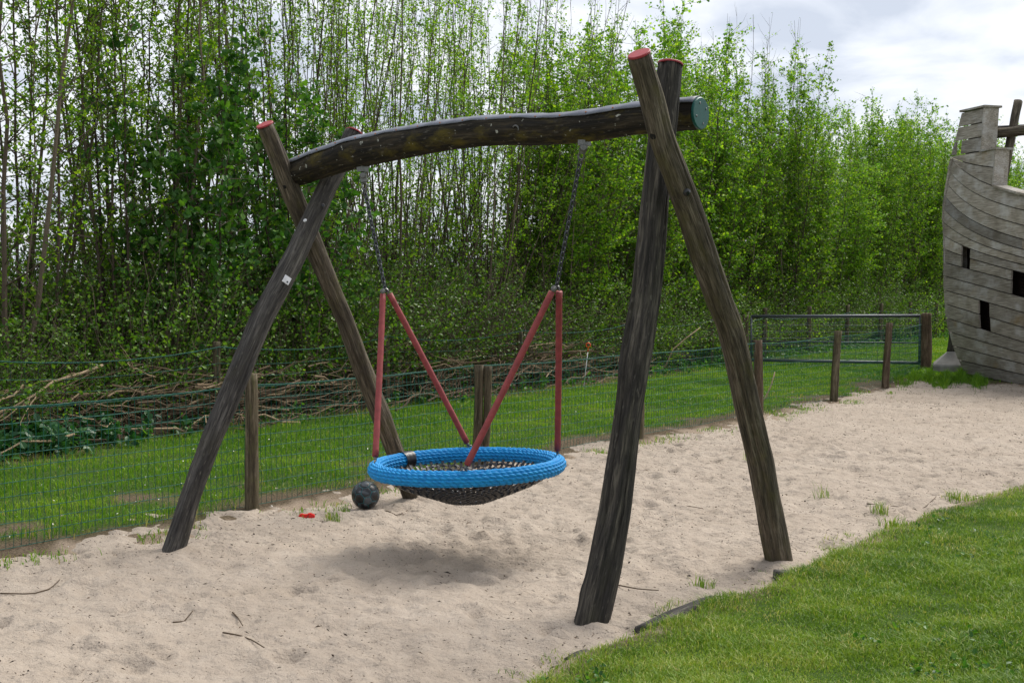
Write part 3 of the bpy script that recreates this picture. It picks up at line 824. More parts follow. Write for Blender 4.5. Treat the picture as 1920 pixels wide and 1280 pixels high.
# ------------------------------------------------------------------ fences
def post_between(pt, pb, r, seed, extra=0.15):
    d_ = pb - pt; d_ /= np.linalg.norm(d_)
    pts = [pb + d_ * extra, pb, 0.5 * (pt + pb) + np.array([0.006 * math.sin(seed), 0.004, 0]), pt]
    mb, P, T, Rr, AB = log(pts, [r * 1.04, r * 1.03, r, r * 0.96], seed, sides=18, step=0.06, crack=[(seed * 1.3 % 6.28, 0.1, 1.4, r * 0.28)], knots=4)
    return mb
def px_post(ub, vb, ut, vt, hw, seed):
    """foot pixel on the ground; top at the same depth"""
    pb = ground(ub, vb); dep = np.dot(pb - CAM, _fw)
    pt = CAM + ray(ut, vt) * dep
    return post_between(pt, pb, hw * dep / F, seed), pb, pt

def wire_net(path, heights, spacing, rh, rv, seed, sag=0.02, ztop=1.0, droop=None):
    """path: list of (x,y); welded wires along it"""
    path = np.array(path, float)
    L = np.concatenate([[0], np.cumsum(np.hypot(*np.diff(path, axis=0).T))])
    def at(s, z):
        x = np.interp(s, L, path[:, 0]); y = np.interp(s, L, path[:, 1])
        k = np.clip(np.searchsorted(L, s) - 1, 0, len(L) - 2)
        fr = (s - L[k]) / (L[k + 1] - L[k])
        dz = -sag * 4 * fr * (1 - fr) * (z / ztop) ** 2 + 0.02 * vnoise(s * 0.9, z * 3 + seed, seed) + 0.006 * vnoise(s * 7, z * 9, seed + 3)
        wob = 0.03 * vnoise(s * 0.6, z * 1.7, seed + 9) + 0.006 * vnoise(s * 9, z * 5, seed + 4)
        k2 = np.clip(k, 0, len(L) - 2)
        tx_ = (path[k2 + 1] - path[k2]); tx_ = tx_ / np.linalg.norm(tx_, axis=-1, keepdims=True)
        return np.stack([x - tx_[..., 1] * wob, y + tx_[..., 0] * wob, z + dz], -1)
    hm = MB(); n = int(L[-1] / 0.16)
    for z in heights:
        s = np.linspace(0, L[-1], n)
        Vt, q, tr = tubes(at(s, np.full(n, z))[None], np.full((1, n), rh), 4); hm.add(Vt, q)
    ns = int(L[-1] / spacing); s = (np.arange(ns) + 0.5) * spacing
    zz = np.linspace(heights[0], heights[-1], 6)
    P_ = np.stack([at(s + 0.006 * math.sin(i * 2), np.full(ns, z)) for i, z in enumerate(zz)], 1)
    Vt, q, tr = tubes(P_, np.full(P_.shape[:2], rv), 3, cap=False); hm.add(Vt, q)
    tw = MB(); zt = heights[-1]
    m = int(L[-1] / 0.035); s = np.linspace(0, L[-1], m)
    for ph in (0, math.pi):
        b = at(s, np.full(m, zt + 0.006)); b[:, 2] += 0.0035 * np.sin(s * 60 + ph); 
        Vt, q, tr = tubes(b[None], np.full((1, m), rh * 1.1), 4); tw.add(Vt, q)
    return hm, tw

ff = thing('wire_fence', 'near green wire mesh fence on wooden posts along the edge of the sand', 'fence', tuple(FA))
fposts = []
specs = [(472, 957, 471, 700, 12.5, 31, 'post'), (895, 874, 899, 684, 9.5, 32, 'post'), (908, 874, 916, 686, 6.5, 33, 'post'), (1197, 824, 1200, 648, 9, 34, 'post'),
         (1424, 779, 1421, 637, 8.3, 35, 'post_red'), (1563, 753, 1572, 620, 7.2, 36, 'post'), (1660, 727, 1668, 605, 6.5, 37, 'post_red')]
for sp in specs:
    mb, pb, pt = px_post(*sp[:6]); fposts.append(pb)
    put('post', mb, M[sp[6]], ff, smooth=True)
pl_ = FA - FDIR * 2.9
put('post', post_between(pl_ + np.array([0, 0, 1.0]), pl_, 0.05, 38), M['post'], ff, smooth=True)
GP = ground(1732, 700)
path = [tuple((FA - FDIR * 2.9 * k)[:2]) for k in (3, 2, 1)] + [tuple(fposts[i][:2]) for i in (0, 1, 3, 4, 5, 6)] + [tuple(GP[:2])]
path = [tuple(np.array(p) + FPERP[:2] * 0.055) for p in path]
hm, tw = wire_net(path, [0.03, 0.11, 0.19, 0.27, 0.36, 0.45, 0.54, 0.63, 0.725, 0.82, 0.915], 0.052, 0.0022, 0.0019, 5, sag=0.03)
tag(put('wire_mesh', hm, M['wire'], ff), kind='stuff')
put('top_wire', tw, M['wire'], ff)

bfence = thing('wire_fence', 'far green wire fence with slim posts at the foot of the hedge', 'fence', tuple(BF0))
bpx = [(406, 640, 7.5), (724, 628, 6.5), (975, 621, 5.6), (1168, 605, 5.0), (1333, 598, 4.6)]
bpts = []
for i, (u, v, hw) in enumerate(bpx):
    # ground point on the fence line at that column
    d = ray(u, 700); d = d / d[1]
    A_ = np.array([[d[0], -BFD[0]], [1.0, -BFD[1]]]); s = np.linalg.solve(A_, np.array([BF0[0], BF0[1]]))
    pb = np.array([d[0] * s[0], s[0], 0.06]); dep = np.dot(pb - CAM, _fw)
    pt = pb + np.array([0.01 * math.sin(i * 3), 0, 1.0]); pt[2] = (CAM + ray(u, v) * dep)[2]
    put('post', post_between(pt, pb, hw * dep / F, 60 + i), M['post'], bfence, smooth=True); bpts.append(pb)
sp0 = bpts[-1]
for k in range(1, 7):
    pb = sp0 + BFD * 2.6 * k; pb[2] = 0.08
    put('post', post_between(pb + np.array([0.02, 0, 1.08]), pb, 0.05, 70 + k), M['post'], bfence, smooth=True); bpts.append(pb)
left = [bpts[0] - BFD * 2.9 * k for k in (2, 1)]
for k, pb in enumerate(left):
    put('post', post_between(pb + np.array([0.02, 0, 1.0]), pb, 0.05, 80 + k), M['post'], bfence, smooth=True)
bpath = [tuple(p[:2] - BFP[:2] * 0.05) for p in left + bpts]
hm, tw = wire_net(bpath, [0.08, 0.22, 0.36, 0.50, 0.64, 0.79, 0.97], 0.15, 0.0024, 0.0016, 15, sag=0.09)
tag(put('wire_mesh', hm, M['wire'], bfence), kind='stuff')
put('top_wire', tw, M['wire'], bfence)

# ------------------------------------------------------------------ field gate
g0 = ground(1408, 693); g1 = ground(1727, 699); g1[1] = g0[1] - 0.6; dep1 = g1[1]
g1 = CAM + ray(1724, 640) * (g1[1] / ray(1724, 640)[1]); g1[2] = 0
g0[2] = 0
gate = thing('field_gate', 'tubular grey metal field gate with wire mesh infill, hung between wooden posts', 'gate', tuple(g0))
gd = g1 - g0; gl = np.linalg.norm(gd); gd /= gl
gq = np.array([gd[1], -gd[0], 0])
def rail(z0, z1, r, name):
    Vt, q, tr = tubes(np.array([[g0 + np.array([0, 0, z0]), 0.5 * (g0 + g1) + np.array([0, 0, (z0 + z1) / 2]), g1 + np.array([0, 0, z1])]]), np.full((1, 3), r), 12)
    put(name, MB().add(Vt, q, tr), M['gate'], gate, smooth=True)
zt0 = (CAM + ray(1408, 593) * g0[1] / ray(1408, 593)[1])[2]; zt1 = (CAM + ray(1724, 592) * g1[1] / ray(1724, 592)[1])[2]
zm0 = (CAM + ray(1408, 639) * g0[1] / ray(1408, 639)[1])[2]; zm1 = (CAM + ray(1724, 643) * g1[1] / ray(1724, 643)[1])[2]
rail(zt0, zt1, 0.030, 'top_rail'); rail(zm0, zm1, 0.013, 'middle_rail'); rail(0.19, 0.17, 0.030, 'bottom_rail')
for e_, zt in ((g0, zt0), (g1, zt1)):
    Vt, q, tr = tubes(np.array([[e_ + np.array([0, 0, 0.13]), e_ + np.array([0, 0, zt + 0.02])]]), np.full((1, 2), 0.020), 12)
    put('end_rail', MB().add(Vt, q, tr), M['gate'], gate, smooth=True)
gm = MB()
zs = np.linspace(0.1, zt0 - 0.03, 8)
for z in zs:
    Vt, q, tr = tubes(np.array([[g0 - gq * 0.035 + np.array([0, 0, z]), g1 - gq * 0.035 + np.array([0, 0, z])]]), np.full((1, 2), 0.003), 4); gm.add(Vt, q)
nx = int(gl / 0.1)
P_ = np.stack([np.array([g0 + gd * (k + 0.5) * gl / nx - gq * 0.035 + np.array([0, 0, z]) for k in range(nx)]) for z in (0.1, zt0 - 0.03)], 1)
Vt, q, tr = tubes(P_, np.full(P_.shape[:2], 0.003), 4); gm.add(Vt, q)
tag(put('mesh_infill', gm, M['gate'], gate), kind='stuff')
def single_post(name, label, pb, pt, r, m, seed, group=None):
    mb = post_between(np.array(pt, float), np.array(pb, float), r, seed)
    o = put(name, mb, M[m], None, smooth=True, origin=pb)
    return tag(o, label, 'post', group)
single_post('gate_post', 'stout dark wooden gate post at the right end of the metal gate', g1 + gd * 0.13, g1 + gd * 0.12 + np.array([0, 0, zt1 + 0.05]), 0.10, 'post_red', 91)
single_post('gate_post', 'mossy wooden gate post at the left end of the metal gate', g0 - gd * 0.10, g0 - gd * 0.11 + np.array([0, 0, zt0 + 0.03]), 0.065, 'post', 92)
single_post('gate_post', 'slim wooden post standing just left of the mossy gate post', g0 - gd * 0.27 + np.array([0, 0.1, 0]), g0 - gd * 0.28 + np.array([0, 0.1, zt0 + 0.02]), 0.045, 'post', 93)

# ------------------------------------------------------------------ wooden play ship
t = NT('ship_planks'); g = t.attr('grain').outputs['Vector']
gs = t.mapping(g, (1, 0.12, 1)); rn = t.attr('rnd').outputs['Fac']
fine = t.noise(t.mapping(g, (1, 0.05, 1)), 90, 5, 0.6); bl = t.noise(t.mapping(g, (1, 0.8, 1)), 3.2, 5, 0.6)
c = t.ramp(fine, (0.28, (0.120, 0.104, 0.086)), (0.50, (0.28, 0.255, 0.222)), (0.72, (0.45, 0.42, 0.375)))
c = t.mix(t.ramp(bl, (0.5, (0, 0, 0)), (0.68, (0.6,) * 3)), c, (0.50, 0.50, 0.51))
bl2 = t.noise(t.mapping(g, (1, 0.7, 1)), 2.3, 4, 0.6, 0.4)
c = t.mix(t.ramp(bl2, (0.52, (0, 0, 0)), (0.68, (0.6,) * 3)), c, (0.13, 0.11, 0.08))
c = t.mix(1.0, c, t.ramp(rn, (0, (0.60, 0.60, 0.60)), (1, (1.22, 1.20, 1.15))), 'MULTIPLY')
oc = t.noise(g, 1.6, 4, 0.6)
c = t.mix(t.ramp(oc, (0.62, (0, 0, 0)), (0.72, (0.45,) * 3)), c, (0.24, 0.15, 0.04))
M['ship'] = t.done(t.principled(c, 0.85, t.bump(fine, 0.5, 0.006), 0.2))

SP0 = np.array([7.73, 22.4, 0.0]); SD = np.array([0.30, -0.954, 0.0]); SN = np.array([-0.954, -0.30, 0.0])
zk = [0.0, 0.15, 0.53, 1.01, 1.78, 2.56, 2.94, 3.62, 3.9, 4.66]
lk = [0.55, 0.46, 0.28, 0.15, 0.09, 0.06, 0.0, 0.09, 0.17, 0.40]
def stem_l(z): return float(np.interp(z, zk, lk))
def inward(L, z): return -0.22 * max(0, 1 - z / 1.6) ** 2 - 0.10 * max(0, (z - 2.9) / 1.7) + 0.10 * math.sin(min(L / 4, 1) * math.pi / 2)
def hull(L, z, off=0.0):
    return SP0 + SD * L + SN * (inward(L, z) + off) + np.array([0, 0, z])
def drop(z0, L):
    D = 0.6 * float(sstep(1.9, 3.5, z0))
    return D * (1 - math.exp(-max(L, 0) / 0.8)) + 0.17 * L * min(1.0, 0.25 + z0 / 1.4)
ship = thing('play_ship', 'weathered grey wooden play ship hull rising at the right edge beyond the sand', 'play ship', tuple(SP0 + SD * 0.5))
prs = np.random.default_rng(4)
def plank(L1, L2, zlo, zhi, parent=ship, thick=0.035, name='plank', stem=False, ns=None):
    """zlo/zhi: functions of L. Real board with thickness, joints left open."""
    ns = ns or max(2, int((L2 - L1) / 0.12)); pr = prs.uniform(0.0, 0.007); rv = prs.uniform(0, 1); gx = prs.uniform(0, 50)
    V = []; G = []
    for k in range(ns + 1):
        for (zf, e_) in ((zlo, 0.009), (zhi, -0.009)):
            L = L1 + (L2 - L1) * k / ns
            z = zf(L) + e_
            if stem and k == 0: L = stem_l(z)
            elif stem: L = stem_l(z) * (1 - k / ns) + L * k / ns
            z = zf(L) + e_
            for o_ in (pr, pr - thick):
                V.append(hull(L, z, o_ + (0.006 if e_ > 0 else 0.0))); G.append((gx + o_, L, z))
    f = []
    for k in range(ns):
        a = k * 4; b = a + 4           # order: lo_out, lo_in, hi_out, hi_in
        f += [(a, a + 2, b + 2, b), (a + 1, b + 1, b + 3, a + 3), (a + 2, a + 3, b + 3, b + 2), (a, b, b + 1, a + 1)]
    f += [(0, 1, 3, 2), (ns * 4, ns * 4 + 2, ns * 4 + 3, ns * 4 + 1)]
    return put(name, MB().add(np.array(V), np.array(f), grain=np.array(G), rnd=np.full(len(V), rv)), M['ship'], parent)
rowz = list(np.linspace(0.10, 4.05, 17)); LMAX = 6.0
def zline(z0): return lambda L: z0 - drop(z0, L)
# openings: rows (k..k+n) and L range
def uv_to_L(u): # column -> L along the hull side near mid height
    lo, hi = -0.5, 6
    for _ in range(40):
        m = (lo + hi) / 2; p = hull(m, 1.6)
        if 960 + F * p[0] / np.dot(p - CAM, _fw) < u: lo = m
        else: hi = m
    return lo
def row_at(u, v):
    L = uv_to_L(u); p = hull(L, 1.6); z = (CAM + ray(u, v) * np.dot(p - CAM, _fw))[2]
    return int(np.argmin([abs(zline(r)(L) - z) for r in rowz])), L
wins = []
for (u, v, wpx, nrow) in ((1810, 504, 17, 2), (1845, 610, 21, 2), (1917, 557, 42, 2)):
    k, L = row_at(u, v); La, Lb = uv_to_L(u - wpx / 2), uv_to_L(u + wpx / 2)
    wins.append((k, k + nrow, La, Lb))
wins.append((7, 9, 4.2, 4.8))
for k in range(len(rowz) - 1):
    lo, hi = zline(rowz[k]), zline(rowz[k + 1])
    cuts = sorted([(a, b) for (k0, k1, a, b) in wins if k0 <= k < k1])
    zm = (rowz[k] + rowz[k + 1]) / 2
    x = stem_l(zm) ; first = True
    ends = []
    for a, b in cuts: ends.append((x, a, first)); x = b; first = False
    ends.append((x, LMAX, first))
    for (a, b, st) in ends:
        j = a + (0.55 + 0.9 * prs.random()); segs = [a]
        while b - segs[-1] > 3.4:
            segs.append(segs[-1] + prs.uniform(1.6, 3.2))
        segs.append(b)
        for q, (p0, p1) in enumerate(zip(segs[:-1], segs[1:])):
            plank(p0 + (0.004 if q else 0), p1, lo, hi, stem=(st and q == 0))
for (k0, k1, a, b) in wins:
    mbw = MB()
    for j in range(7):
        fr = (j + 0.5) / 7
        za_ = zline(rowz[k0])(a) * (1 - fr) + zline(rowz[k1])(a) * fr; zb_ = zline(rowz[k0])(b) * (1 - fr) + zline(rowz[k1])(b) * fr
        Vt, q, tr = tubes(np.array([[hull(a - 0.03, za_, -0.20), hull(b + 0.03, zb_, -0.20)]]), np.full((1, 2), 0.008), 4); mbw.add(Vt, q, tr)
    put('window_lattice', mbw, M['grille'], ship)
# dark shell added behind the ports to keep light out, with a closed top
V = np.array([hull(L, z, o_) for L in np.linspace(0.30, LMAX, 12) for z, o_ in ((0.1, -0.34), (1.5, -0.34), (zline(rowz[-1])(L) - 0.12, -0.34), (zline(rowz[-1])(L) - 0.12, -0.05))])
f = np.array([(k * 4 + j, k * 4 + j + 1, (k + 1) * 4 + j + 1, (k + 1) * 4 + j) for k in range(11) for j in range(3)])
il = put('light_blocker', MB().add(V, f), M['grille'], ship)
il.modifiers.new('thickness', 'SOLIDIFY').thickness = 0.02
# stepped bulwark towards the stem
top17 = zline(rowz[-1])
zA, zB = 4.68, 3.92
LA, LB = 1.02, 1.40
def lerp(f0, f1, t_): return lambda L: f0(L) * (1 - t_) + f1(L) * t_
fB = lambda L: max(zB - 0.10 * (L - LA), top17(L) + 0.02)
fBw = lambda L: max(min(zB + 0.02, 9), top17(L) + 0.02)
for i in range(2):
    plank(stem_l(3.95) + 0.06 * i, LB, lerp(top17, fBw, i / 2), lerp(top17, fBw, (i + 1) / 2), ns=6, stem=True)
fA = lambda L: zA
fA0 = lambda L: fBw(L) + 0.004
for i in range(3):
    s0 = stem_l(4.06 + 0.24 * i) + (0.24 if i == 0 else 0.0)
    if i == 0: plank(stem_l(4.04), stem_l(4.1) + 0.07, lerp(fA0, fA, 0), lerp(fA0, fA, 1 / 3), ns=2, stem=True)
    plank(s0, LA, lerp(fA0, fA, i / 3), lerp(fA0, fA, (i + 1) / 3), ns=5, stem=(i > 0))
v_, f_ = box(hull(0.40, 4.05, -0.03), (0.05, 0.05, 0.5)); 
def end_panel(L, z0, z1, depth, lean):
    a = hull(L, z0, 0.012); b = hull(L - lean, z1, 0.012)
    V = [a, a - SN * depth, b - SN * depth, b]
    V = V + [p - SD * 0.035 for p in V]
    f = np.array([(0, 1, 2, 3), (7, 6, 5, 4), (0, 4, 5, 1), (1, 5, 6, 2), (2, 6, 7, 3), (3, 7, 4, 0)])
    V = np.array(V)
    G = np.stack([V[:, 2], V[:, 0], V[:, 1]], -1)
    put('end_panel', MB().add(V, f, grain=G, rnd=np.full(8, 0.75)), M['ship'], ship)
def backing(L1, L2, z0, z1):  # dark board added behind the bulwark so no bright sky shows between planks
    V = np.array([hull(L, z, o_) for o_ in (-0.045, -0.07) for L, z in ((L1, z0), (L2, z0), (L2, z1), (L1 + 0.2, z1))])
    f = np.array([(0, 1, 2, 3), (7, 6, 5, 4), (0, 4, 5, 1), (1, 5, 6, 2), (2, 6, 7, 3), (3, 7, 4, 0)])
    put('light_blocker', MB().add(V, f), M['grille'], ship)
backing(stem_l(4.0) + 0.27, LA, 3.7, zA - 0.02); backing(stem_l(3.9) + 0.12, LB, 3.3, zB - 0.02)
end_panel(LA + 0.03, 3.90, zA + 0.02, 0.30, 0.0); end_panel(LB + 0.03, 3.26, zB + 0.02, 0.28, 0.0)
def slab(pts, th, name, m='ship', rv=0.5):
    V = np.array(pts); V2 = V.copy(); V2[:, 2] -= th
    V = np.concatenate([V, V2]); n = len(pts)
    f4 = np.array([(k, (k + 1) % n, (k + 1) % n + n, k + n) for k in range(n)])[:, ::-1]
    tp = np.array([list(range(n)), list(range(n, 2 * n))[::-1]])
    G = np.stack([V[:, 0], V[:, 1] * 1.0, V[:, 2]], -1)
    return put(name, MB().add(V, f4, tp, grain=G, rnd=np.full(len(V), rv)), M[m], ship)
up3 = np.array([0, 0, 0.045])
slab([hull(0.37, zA, 0.03) + up3, hull(LA + 0.06, zA, 0.03) + up3, hull(LA + 0.06, zA, -0.33) + up3, hull(0.37, zA, -0.33) + up3], 0.035, 'cap_rail')
slab([hull(LA - 0.02, zB, 0.03) + up3, hull(LB + 0.06, zB, 0.03) + up3, hull(LB + 0.06, zB, -0.31) + up3, hull(LA - 0.02, zB, -0.31) + up3], 0.035, 'cap_rail')
# sloping deck boards right of the bulwark
for k in range(7):
    La, Lb = LB + 0.04 + k * 0.66, LB + 0.04 + (k + 1) * 0.66 - 0.02
    z1_, z2_ = top17(La) + 0.03, top17(Lb) + 0.03
    slab([hull(La, z1_, 0.05), hull(Lb, z2_, 0.05), hull(Lb, z2_, -0.25), hull(La, z1_, -0.25)], 0.04, 'cap_rail', rv=0.8)
for k in range(14):
    La = LB - 0.2 + k * 0.3
    slab([hull(La, 3.0, -0.26), hull(La + 0.27, 2.97, -0.26), hull(La + 0.27, 3.02, -2.0), hull(La, 3.05, -2.0)], 0.04, 'deck_board', rv=prs.uniform(0.1, 0.5))
# the hidden side, so that the hull is closed and dark inside
fd = np.array([0.93, 0.37, 0.0]); V = []
for k in range(9):
    for z in (0.1, 1.0, 2.0, 3.0, 3.9):
        V.append(SP0 + SD * (stem_l(z) + 0.02) + SN * inward(0.2, z) + fd * k * 0.45 + SD * 0.6 * k * 0.45 + np.array([0, 0, max(0.1, z - drop(z, k * 0.4))]))
f = [(k * 5 + j, k * 5 + j + 1, (k + 1) * 5 + j + 1, (k + 1) * 5 + j) for k in range(8) for j in range(4)]
V = np.array(V)
fs = put('far_planking', MB().add(V, np.array(f), grain=V[:, [2, 0, 1]], rnd=np.full(len(V), 0.4)), M['ship'], ship)
fs.modifiers.new('thickness', 'SOLIDIFY').thickness = 0.04
# mast stump, rail log and upright
def ship_log(name, p0, p1, r, m='post', seed=5):
    mb, *_ = log([p0, 0.5 * (np.add(p0, p1)), p1], [r, r, r * 0.95], seed, sides=16, step=0.08, knots=3)
    put(name, mb, M[m], ship, smooth=True)
sdep = 21.3
def sp(u, v, dep): return CAM + ray(u, v) * dep
ship_log('upright', sp(1882, 330, 21.3), sp(1909, 190, 21.6), 0.075, 'leg_brown', 6)
ship_log('rail_log', sp(1868, 250, 21.5), sp(1990, 238, 20.5), 0.085, 'leg_brown', 7)
ship_log('rail_log', sp(1862, 241, 22.0), sp(1990, 234, 21.4), 0.045, 'leg_grey', 9)
ship_log('upright', sp(1853, 300, 21.55), sp(1853, 226, 21.55), 0.085, 'post_red', 8)
# plinth and footing
pv = [hull(0.75, 0.0, -0.02), hull(6.0, 0.0, -0.02), hull(6.0, 0.0, -1.6), hull(0.75, 0.0, -1.2)]
V = np.array([p * np.array([1, 1, 0]) + np.array([0, 0, z]) for z in (-0.2, 0.17) for p in pv])
f = np.array([(0, 1, 5, 4), (1, 2, 6, 5), (2, 3, 7, 6), (3, 0, 4, 7), (4, 5, 6, 7)])
put('plinth', MB().add(V, f), M['concrete_dark'], ship)
fc = ground(1792, 704)
ax_f = [np.array([0.95, -0.3, 0]), np.array([0.3, 0.95, 0]), np.array([0, 0, 1.0])]
mb = MB()
lv = [(-0.15, 0.40), (0.17, 0.39), (0.20, 0.375), (0.42, 0.14), (0.43, 0.12)]
V = np.array([fc + ax_f[0] * sx * s_ + ax_f[1] * sy_ * s_ + np.array([0, 0, z]) + ax_f[1] * 0.25 for z, s_ in lv for sx, sy_ in ((-1, -1), (1, -1), (1, 1), (-1, 1))])
f = [(k * 4 + j, k * 4 + (j + 1) % 4, (k + 1) * 4 + (j + 1) % 4, (k + 1) * 4 + j) for k in range(4) for j in range(4)] + [(16, 17, 18, 19)]
ft_o = put('concrete_footing', mb.add(V, np.array(f)), M['concrete'], None)
tag(ft_o, 'grey concrete footing block with sloped top under the ship\'s stem', 'footing')
mb, *_ = log([fc + np.array([0.03, 0.25, 0.41]), fc + np.array([0.06, 0.25, 0.62]), fc + np.array([0.03, 0.25, 0.80])], [0.11, 0.10, 0.07], 14, sides=16, step=0.05)
put('stem_foot', mb, M['leg_grey'], ship, smooth=True)

# ------------------------------------------------------------------ football with panels
def football(c, r):
    ball = thing('football', 'scuffed black football with teal seams lying by the fence', 'ball', (c[0], c[1], c[2] - r))
    ph = (1 + 5 ** 0.5) / 2
    iv = np.array([(0, s1, s2 * ph) for s1 in (-1, 1) for s2 in (-1, 1)] + [(s1, s2 * ph, 0) for s1 in (-1, 1) for s2 in (-1, 1)] + [(s2 * ph, 0, s1) for s1 in (-1, 1) for s2 in (-1, 1)], float)
    D = np.linalg.norm(iv[:, None] - iv[None], axis=2); E = (np.abs(D - 2) < 1e-6)
    tv = {}; 
    for a in range(12):
        for b in range(12):
            if E[a, b]: tv[(a, b)] = iv[a] * 2 / 3 + iv[b] / 3
    polys = []
    def order(ids):
        P_ = np.array([tv[i] for i in ids]); cc = P_.mean(0); nn = cc / np.linalg.norm(cc)
        x = P_[0] - cc; x /= np.linalg.norm(x); y = np.cross(nn, x)
        an = np.arctan2((P_ - cc) @ y, (P_ - cc) @ x); return P_[np.argsort(an)]
    for a in range(12): polys.append((order([(a, b) for b in range(12) if E[a, b]]), 5))
    for a in range(12):
        for b in range(a + 1, 12):
            for d in range(b + 1, 12):
                if E[a, b] and E[b, d] and E[a, d]: polys.append((order([(a, b), (b, a), (b, d), (d, b), (d, a), (a, d)]), 6))
    rot = np.array(Matrix.Rotation(0.5, 3, 'X') @ Matrix.Rotation(0.8, 3, 'Z') @ Matrix.Rotation(0.35, 3, 'Y'))
    # inner core shows as the seam
    core = MB(); 
    n1, n2 = 24, 14
    th = np.linspace(0, 2 * np.pi, n1, endpoint=False); fi = np.linspace(0.02, np.pi - 0.02, n2)
    V = np.array([[math.sin(f_) * math.cos(t_), math.sin(f_) * math.sin(t_), math.cos(f_)] for f_ in fi for t_ in th]) * r * 0.983 + c
    f = np.array([(i * n1 + j, (i + 1) * n1 + j, (i + 1) * n1 + (j + 1) % n1, i * n1 + (j + 1) % n1) for i in range(n2 - 1) for j in range(n1)])
    put('core', core.add(V, f), M['ball_seam'], ball, smooth=True)
    for kk, (P_, n) in enumerate(polys):
        P_ = P_ @ rot.T; cc = P_.mean(0)
        S = 6; V = []; tr = []
        rows = [1.0] + [0.965, 0.9, 0.6, 0.3]
        hs = [0.965, 0.992, 1.0, 1.0, 1.0]
        per = 4
        loop = [P_[i] * (1 - q / per) + P_[(i + 1) % n] * q / per for i in range(n) for q in range(per)]
        m_ = len(loop)
        for s_, h_ in zip(rows, hs):
            for p in loop:
                x = cc + (p - cc) * s_ * (0.955); x /= np.linalg.norm(x); V.append(c + x * r * h_)
        V.append(c + cc / np.linalg.norm(cc) * r)
        q = [(i * m_ + j, i * m_ + (j + 1) % m_, (i + 1) * m_ + (j + 1) % m_, (i + 1) * m_ + j) for i in range(len(rows) - 1) for j in range(m_)]
        l0 = (len(rows) - 1) * m_
        tr = [(l0 + j, l0 + (j + 1) % m_, len(V) - 1) for j in range(m_)]
        put('panel', MB().add(np.array(V), np.array(q), np.array(tr), rnd=np.full(len(V), (kk * 0.37) % 1)), M['ball'], ball, smooth=True)
M['ball_seam'] = mat_plain('teal_seam', (0.008, 0.13, 0.15), 0.5)
t = NT('ball_panel'); o_ = t.objc()
v = t.noise(o_, 11, 3, 0.5, 0.8)
c = t.ramp(v, (0.44, (0.007, 0.008, 0.010)), (0.53, (0.016, 0.019, 0.023)), (0.57, (0.085, 0.10, 0.115)))
c = t.mix(1.0, c, t.ramp(t.attr('rnd').outputs['Fac'], (0, (0.35,) * 3), (1, (1.15,) * 3)), 'MULTIPLY')
M['ball'] = t.done(t.principled(c, 0.33, t.bump(t.noise(o_, 160, 2), 0.1, 0.002), 0.5))
bc = ground(685, 949); football(np.array([bc[0], bc[1] + 0.02, 0.105 + float(height_sand(bc[0], bc[1])) + 0.01]), 0.105)

# red toy piece
rc = ground(575, 969); rz = float(height_sand(rc[0], rc[1])) + 0.018
mb = MB()
toy = thing('toy_piece', 'small bright red plastic toy piece lying on the sand', 'toy', (rc[0], rc[1], rz))
ax_ = [np.array([0.99, 0.08, 0.03]), np.array([-0.08, 0.99, 0.0]), np.array([-0.03, 0, 1.0])]
prof = [(-0.056, 0), (0.058, 0), (0.058, 0.016), (0.047, 0.024), (0.04, 0.024), (0.034, 0.031), (0.012, 0.031), (0.008, 0.024), (-0.022, 0.024), (-0.026, 0.029), (-0.044, 0.029), (-0.056, 0.018)]
V = np.array([rc * [1, 1, 0] + [0, 0, rz - 0.006] + ax_[0] * x + ax_[2] * z + ax_[1] * y for y in (-0.018, 0.018) for x, z in prof])
n = len(prof); f4 = np.array([(k, (k + 1) % n, (k + 1) % n + n, k + n) for k in range(n)])
put('body', mb.add(V, f4, np.array([list(range(n))[::-1], list(range(n, 2 * n))])), M['redtoy'], toy)
for x in (-0.034, 0.024):
    Vc, fq, ft = disc(rc * [1, 1, 0] + [0, 0, rz + 0.004] + ax_[0] * x - ax_[1] * 0.017, -ax_[1], 0.011, 0.006, 12)
    put('wheel', MB().add(Vc, fq, ft), M['redtoy'], toy)

# orange-topped pigtail stake in the grass strip
pb = ground(1093, 737); dep = np.dot(pb - CAM, _fw); pt = CAM + ray(1103, 652) * dep
st = thing('pigtail_stake', 'slim white fence stake with an orange pigtail loop standing in the grass', 'stake', tuple(pb))
Vt, q, tr = tubes(np.array([[pb - (0, 0, 0.05), 0.5 * (pb + pt), pt]]), np.full((1, 3), 0.006), 7)
put('rod', MB().add(Vt, q, tr), M['white'], st, smooth=True)
th = np.linspace(-1.5, 4.2, 20)
P_ = [pt - (pt - pb) * 0.09, pt] + [pt + np.array([0.032 * math.cos(x), 0.01 * x / 4, 0.042 + 0.032 * math.sin(x)]) for x in th]
Vt, q, tr = tubes(np.array([P_]), np.full((1, len(P_)), 0.008), 7)
put('loop', MB().add(Vt, q, tr), M['orange'], st, smooth=True)

